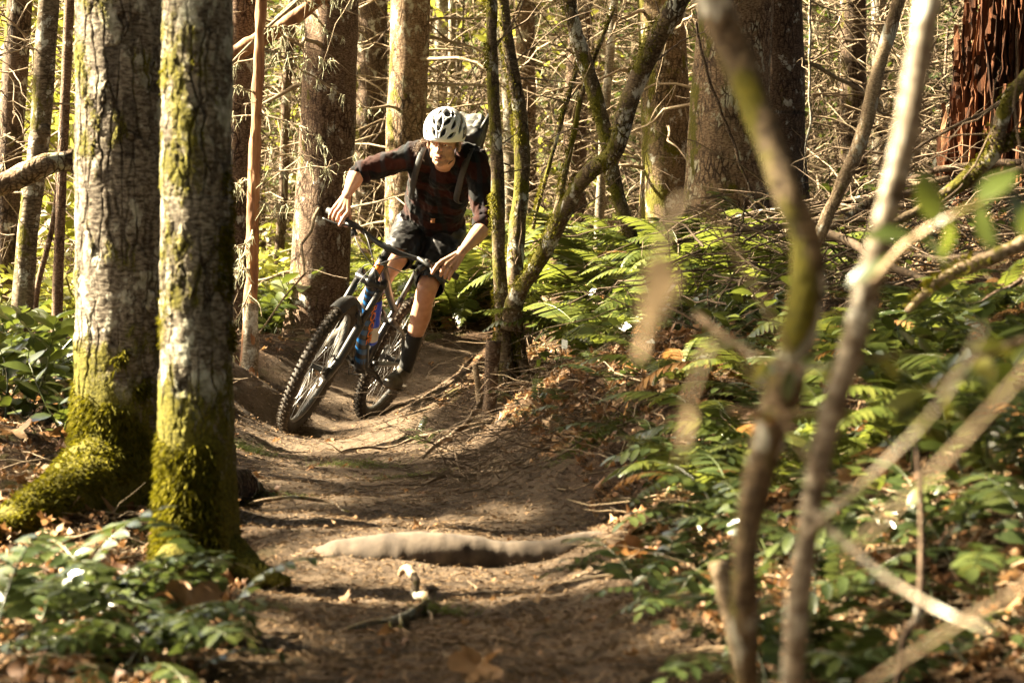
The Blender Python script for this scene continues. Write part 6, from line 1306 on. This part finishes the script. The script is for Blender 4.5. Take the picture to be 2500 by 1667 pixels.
rt = thing('tree_root', 'small knotted bare root sticking out of the dirt below the worn root', 'root', G(1010, 6.1)); KO = G(1010, 6.1)
for pl, rad in (([(975, 6.55, .02), (990, 6.5, .05), (1006, 6.42, .045), (1014, 6.3, .03), (1012, 6.2, .022), (1036, 6.12, .025)], (.007, .010, .010, .010, .010, .012)), ([(1036, 6.12, .024), (1040, 6.02, .02), (1012, 5.82, .016), (965, 5.7, .012), (890, 5.6, .006), (820, 5.52, -.004)], (.012, .011, .010, .009, .007, .004)),
    ([(1036, 6.08, .02), (1042, 5.92, .012), (1056, 5.78, .0)], (.007, .005, .003)), ([(974, 5.72, .01), (982, 5.62, .004), (1000, 5.56, 0)], (.006, .005, .002)), ([(952, 5.68, .01), (950, 5.6, .004), (952, 5.54, 0)], (.005, .004, .002))):
    p = catmull([G(*q) for q in pl], 30); V, F = tube(p, np.interp(np.linspace(0, 1, 30), np.linspace(0, 1, len(rad)), rad), 14); V = V + .003 * fbm(V * 30, 2, 3)[:, None]; link('limb', new_mesh('limb', V - KO, F), M['bark_stick'], rt)
# big dead leaves one can single out
def dead_leaf(label, px, D, size, seed, lift=.02, py=None):
    r = np.random.default_rng(seed); g = G(px, D, lift) if py is None else P(px, py, D); nu = 15; th = np.linspace(-math.pi, math.pi, nu * 2, endpoint=False)
    rad = .55 + .45 * np.abs(np.cos(th * 2.5)) ** .7; rad *= np.where(np.abs(th) > 2.8, .4, 1); rings = []
    for f in (0.02, .4, .72, 1.0): rings.append(np.stack([np.cos(th) * rad * f, np.sin(th) * rad * f, .22 * np.sin(th * 3 + seed) * f * f + .35 * (np.cos(th) * f) ** 2 + r.normal(0, .05, nu * 2) * f], 1) * size)
    V = np.concatenate(rings); k = nu * 2; F = [(i * k + j, i * k + (j + 1) % k, (i + 1) * k + (j + 1) % k, (i + 1) * k + j) for i in range(3) for j in range(k)]; R = np.array(Matrix.Rotation(r.normal(0, .35), 3, 'X') @ Matrix.Rotation(r.random() * 6, 3, 'Z'))
    o = link('dead_leaf', new_mesh('dead_leaf', V @ R.T, F), M['deadleaf']); o.location = tuple(g); tag(o, label, 'leaf', 'large fallen leaves')
dead_leaf('curled dead leaf right of the worn root', 1540, 6.3, .075, 3); dead_leaf('dry leaf lying at the bottom edge of the trail', 1165, 4.78, .06, 4); dead_leaf('large crumpled leaf before the slim mossy trunk', 455, 5.15, .085, 5, .06); dead_leaf('second crumpled leaf beside the large one before the slim trunk', 500, 5.25, .07, 6, .04)
dead_leaf('reddish dead leaf above the buttress root', 140, 8.9, .08, 7, .04); dead_leaf('red-brown leaf at the right of the trail above the fuzzy tuft', 1345, 9.0, .05, 8); dead_leaf('pale dead leaf resting on the dirt bank below the ferns', 1620, 9.0, .07, 9); dead_leaf('brown leaf caught high on the right bank', 1900, 10.2, .08, 10, .08)
dead_leaf('tan leaf on the litter left of the slim mossy trunk', 260, 6.5, .06, 11); dead_leaf('light leaf lying in the litter under the buttress root', 120, 6.4, .055, 12); dead_leaf('orange-brown leaf at the left edge', 30, 8.6, .07, 14, .05); dead_leaf('pinkish leaf on the bank beside the blurred mossy limb', 1720, 8.4, .06, 15, .04)
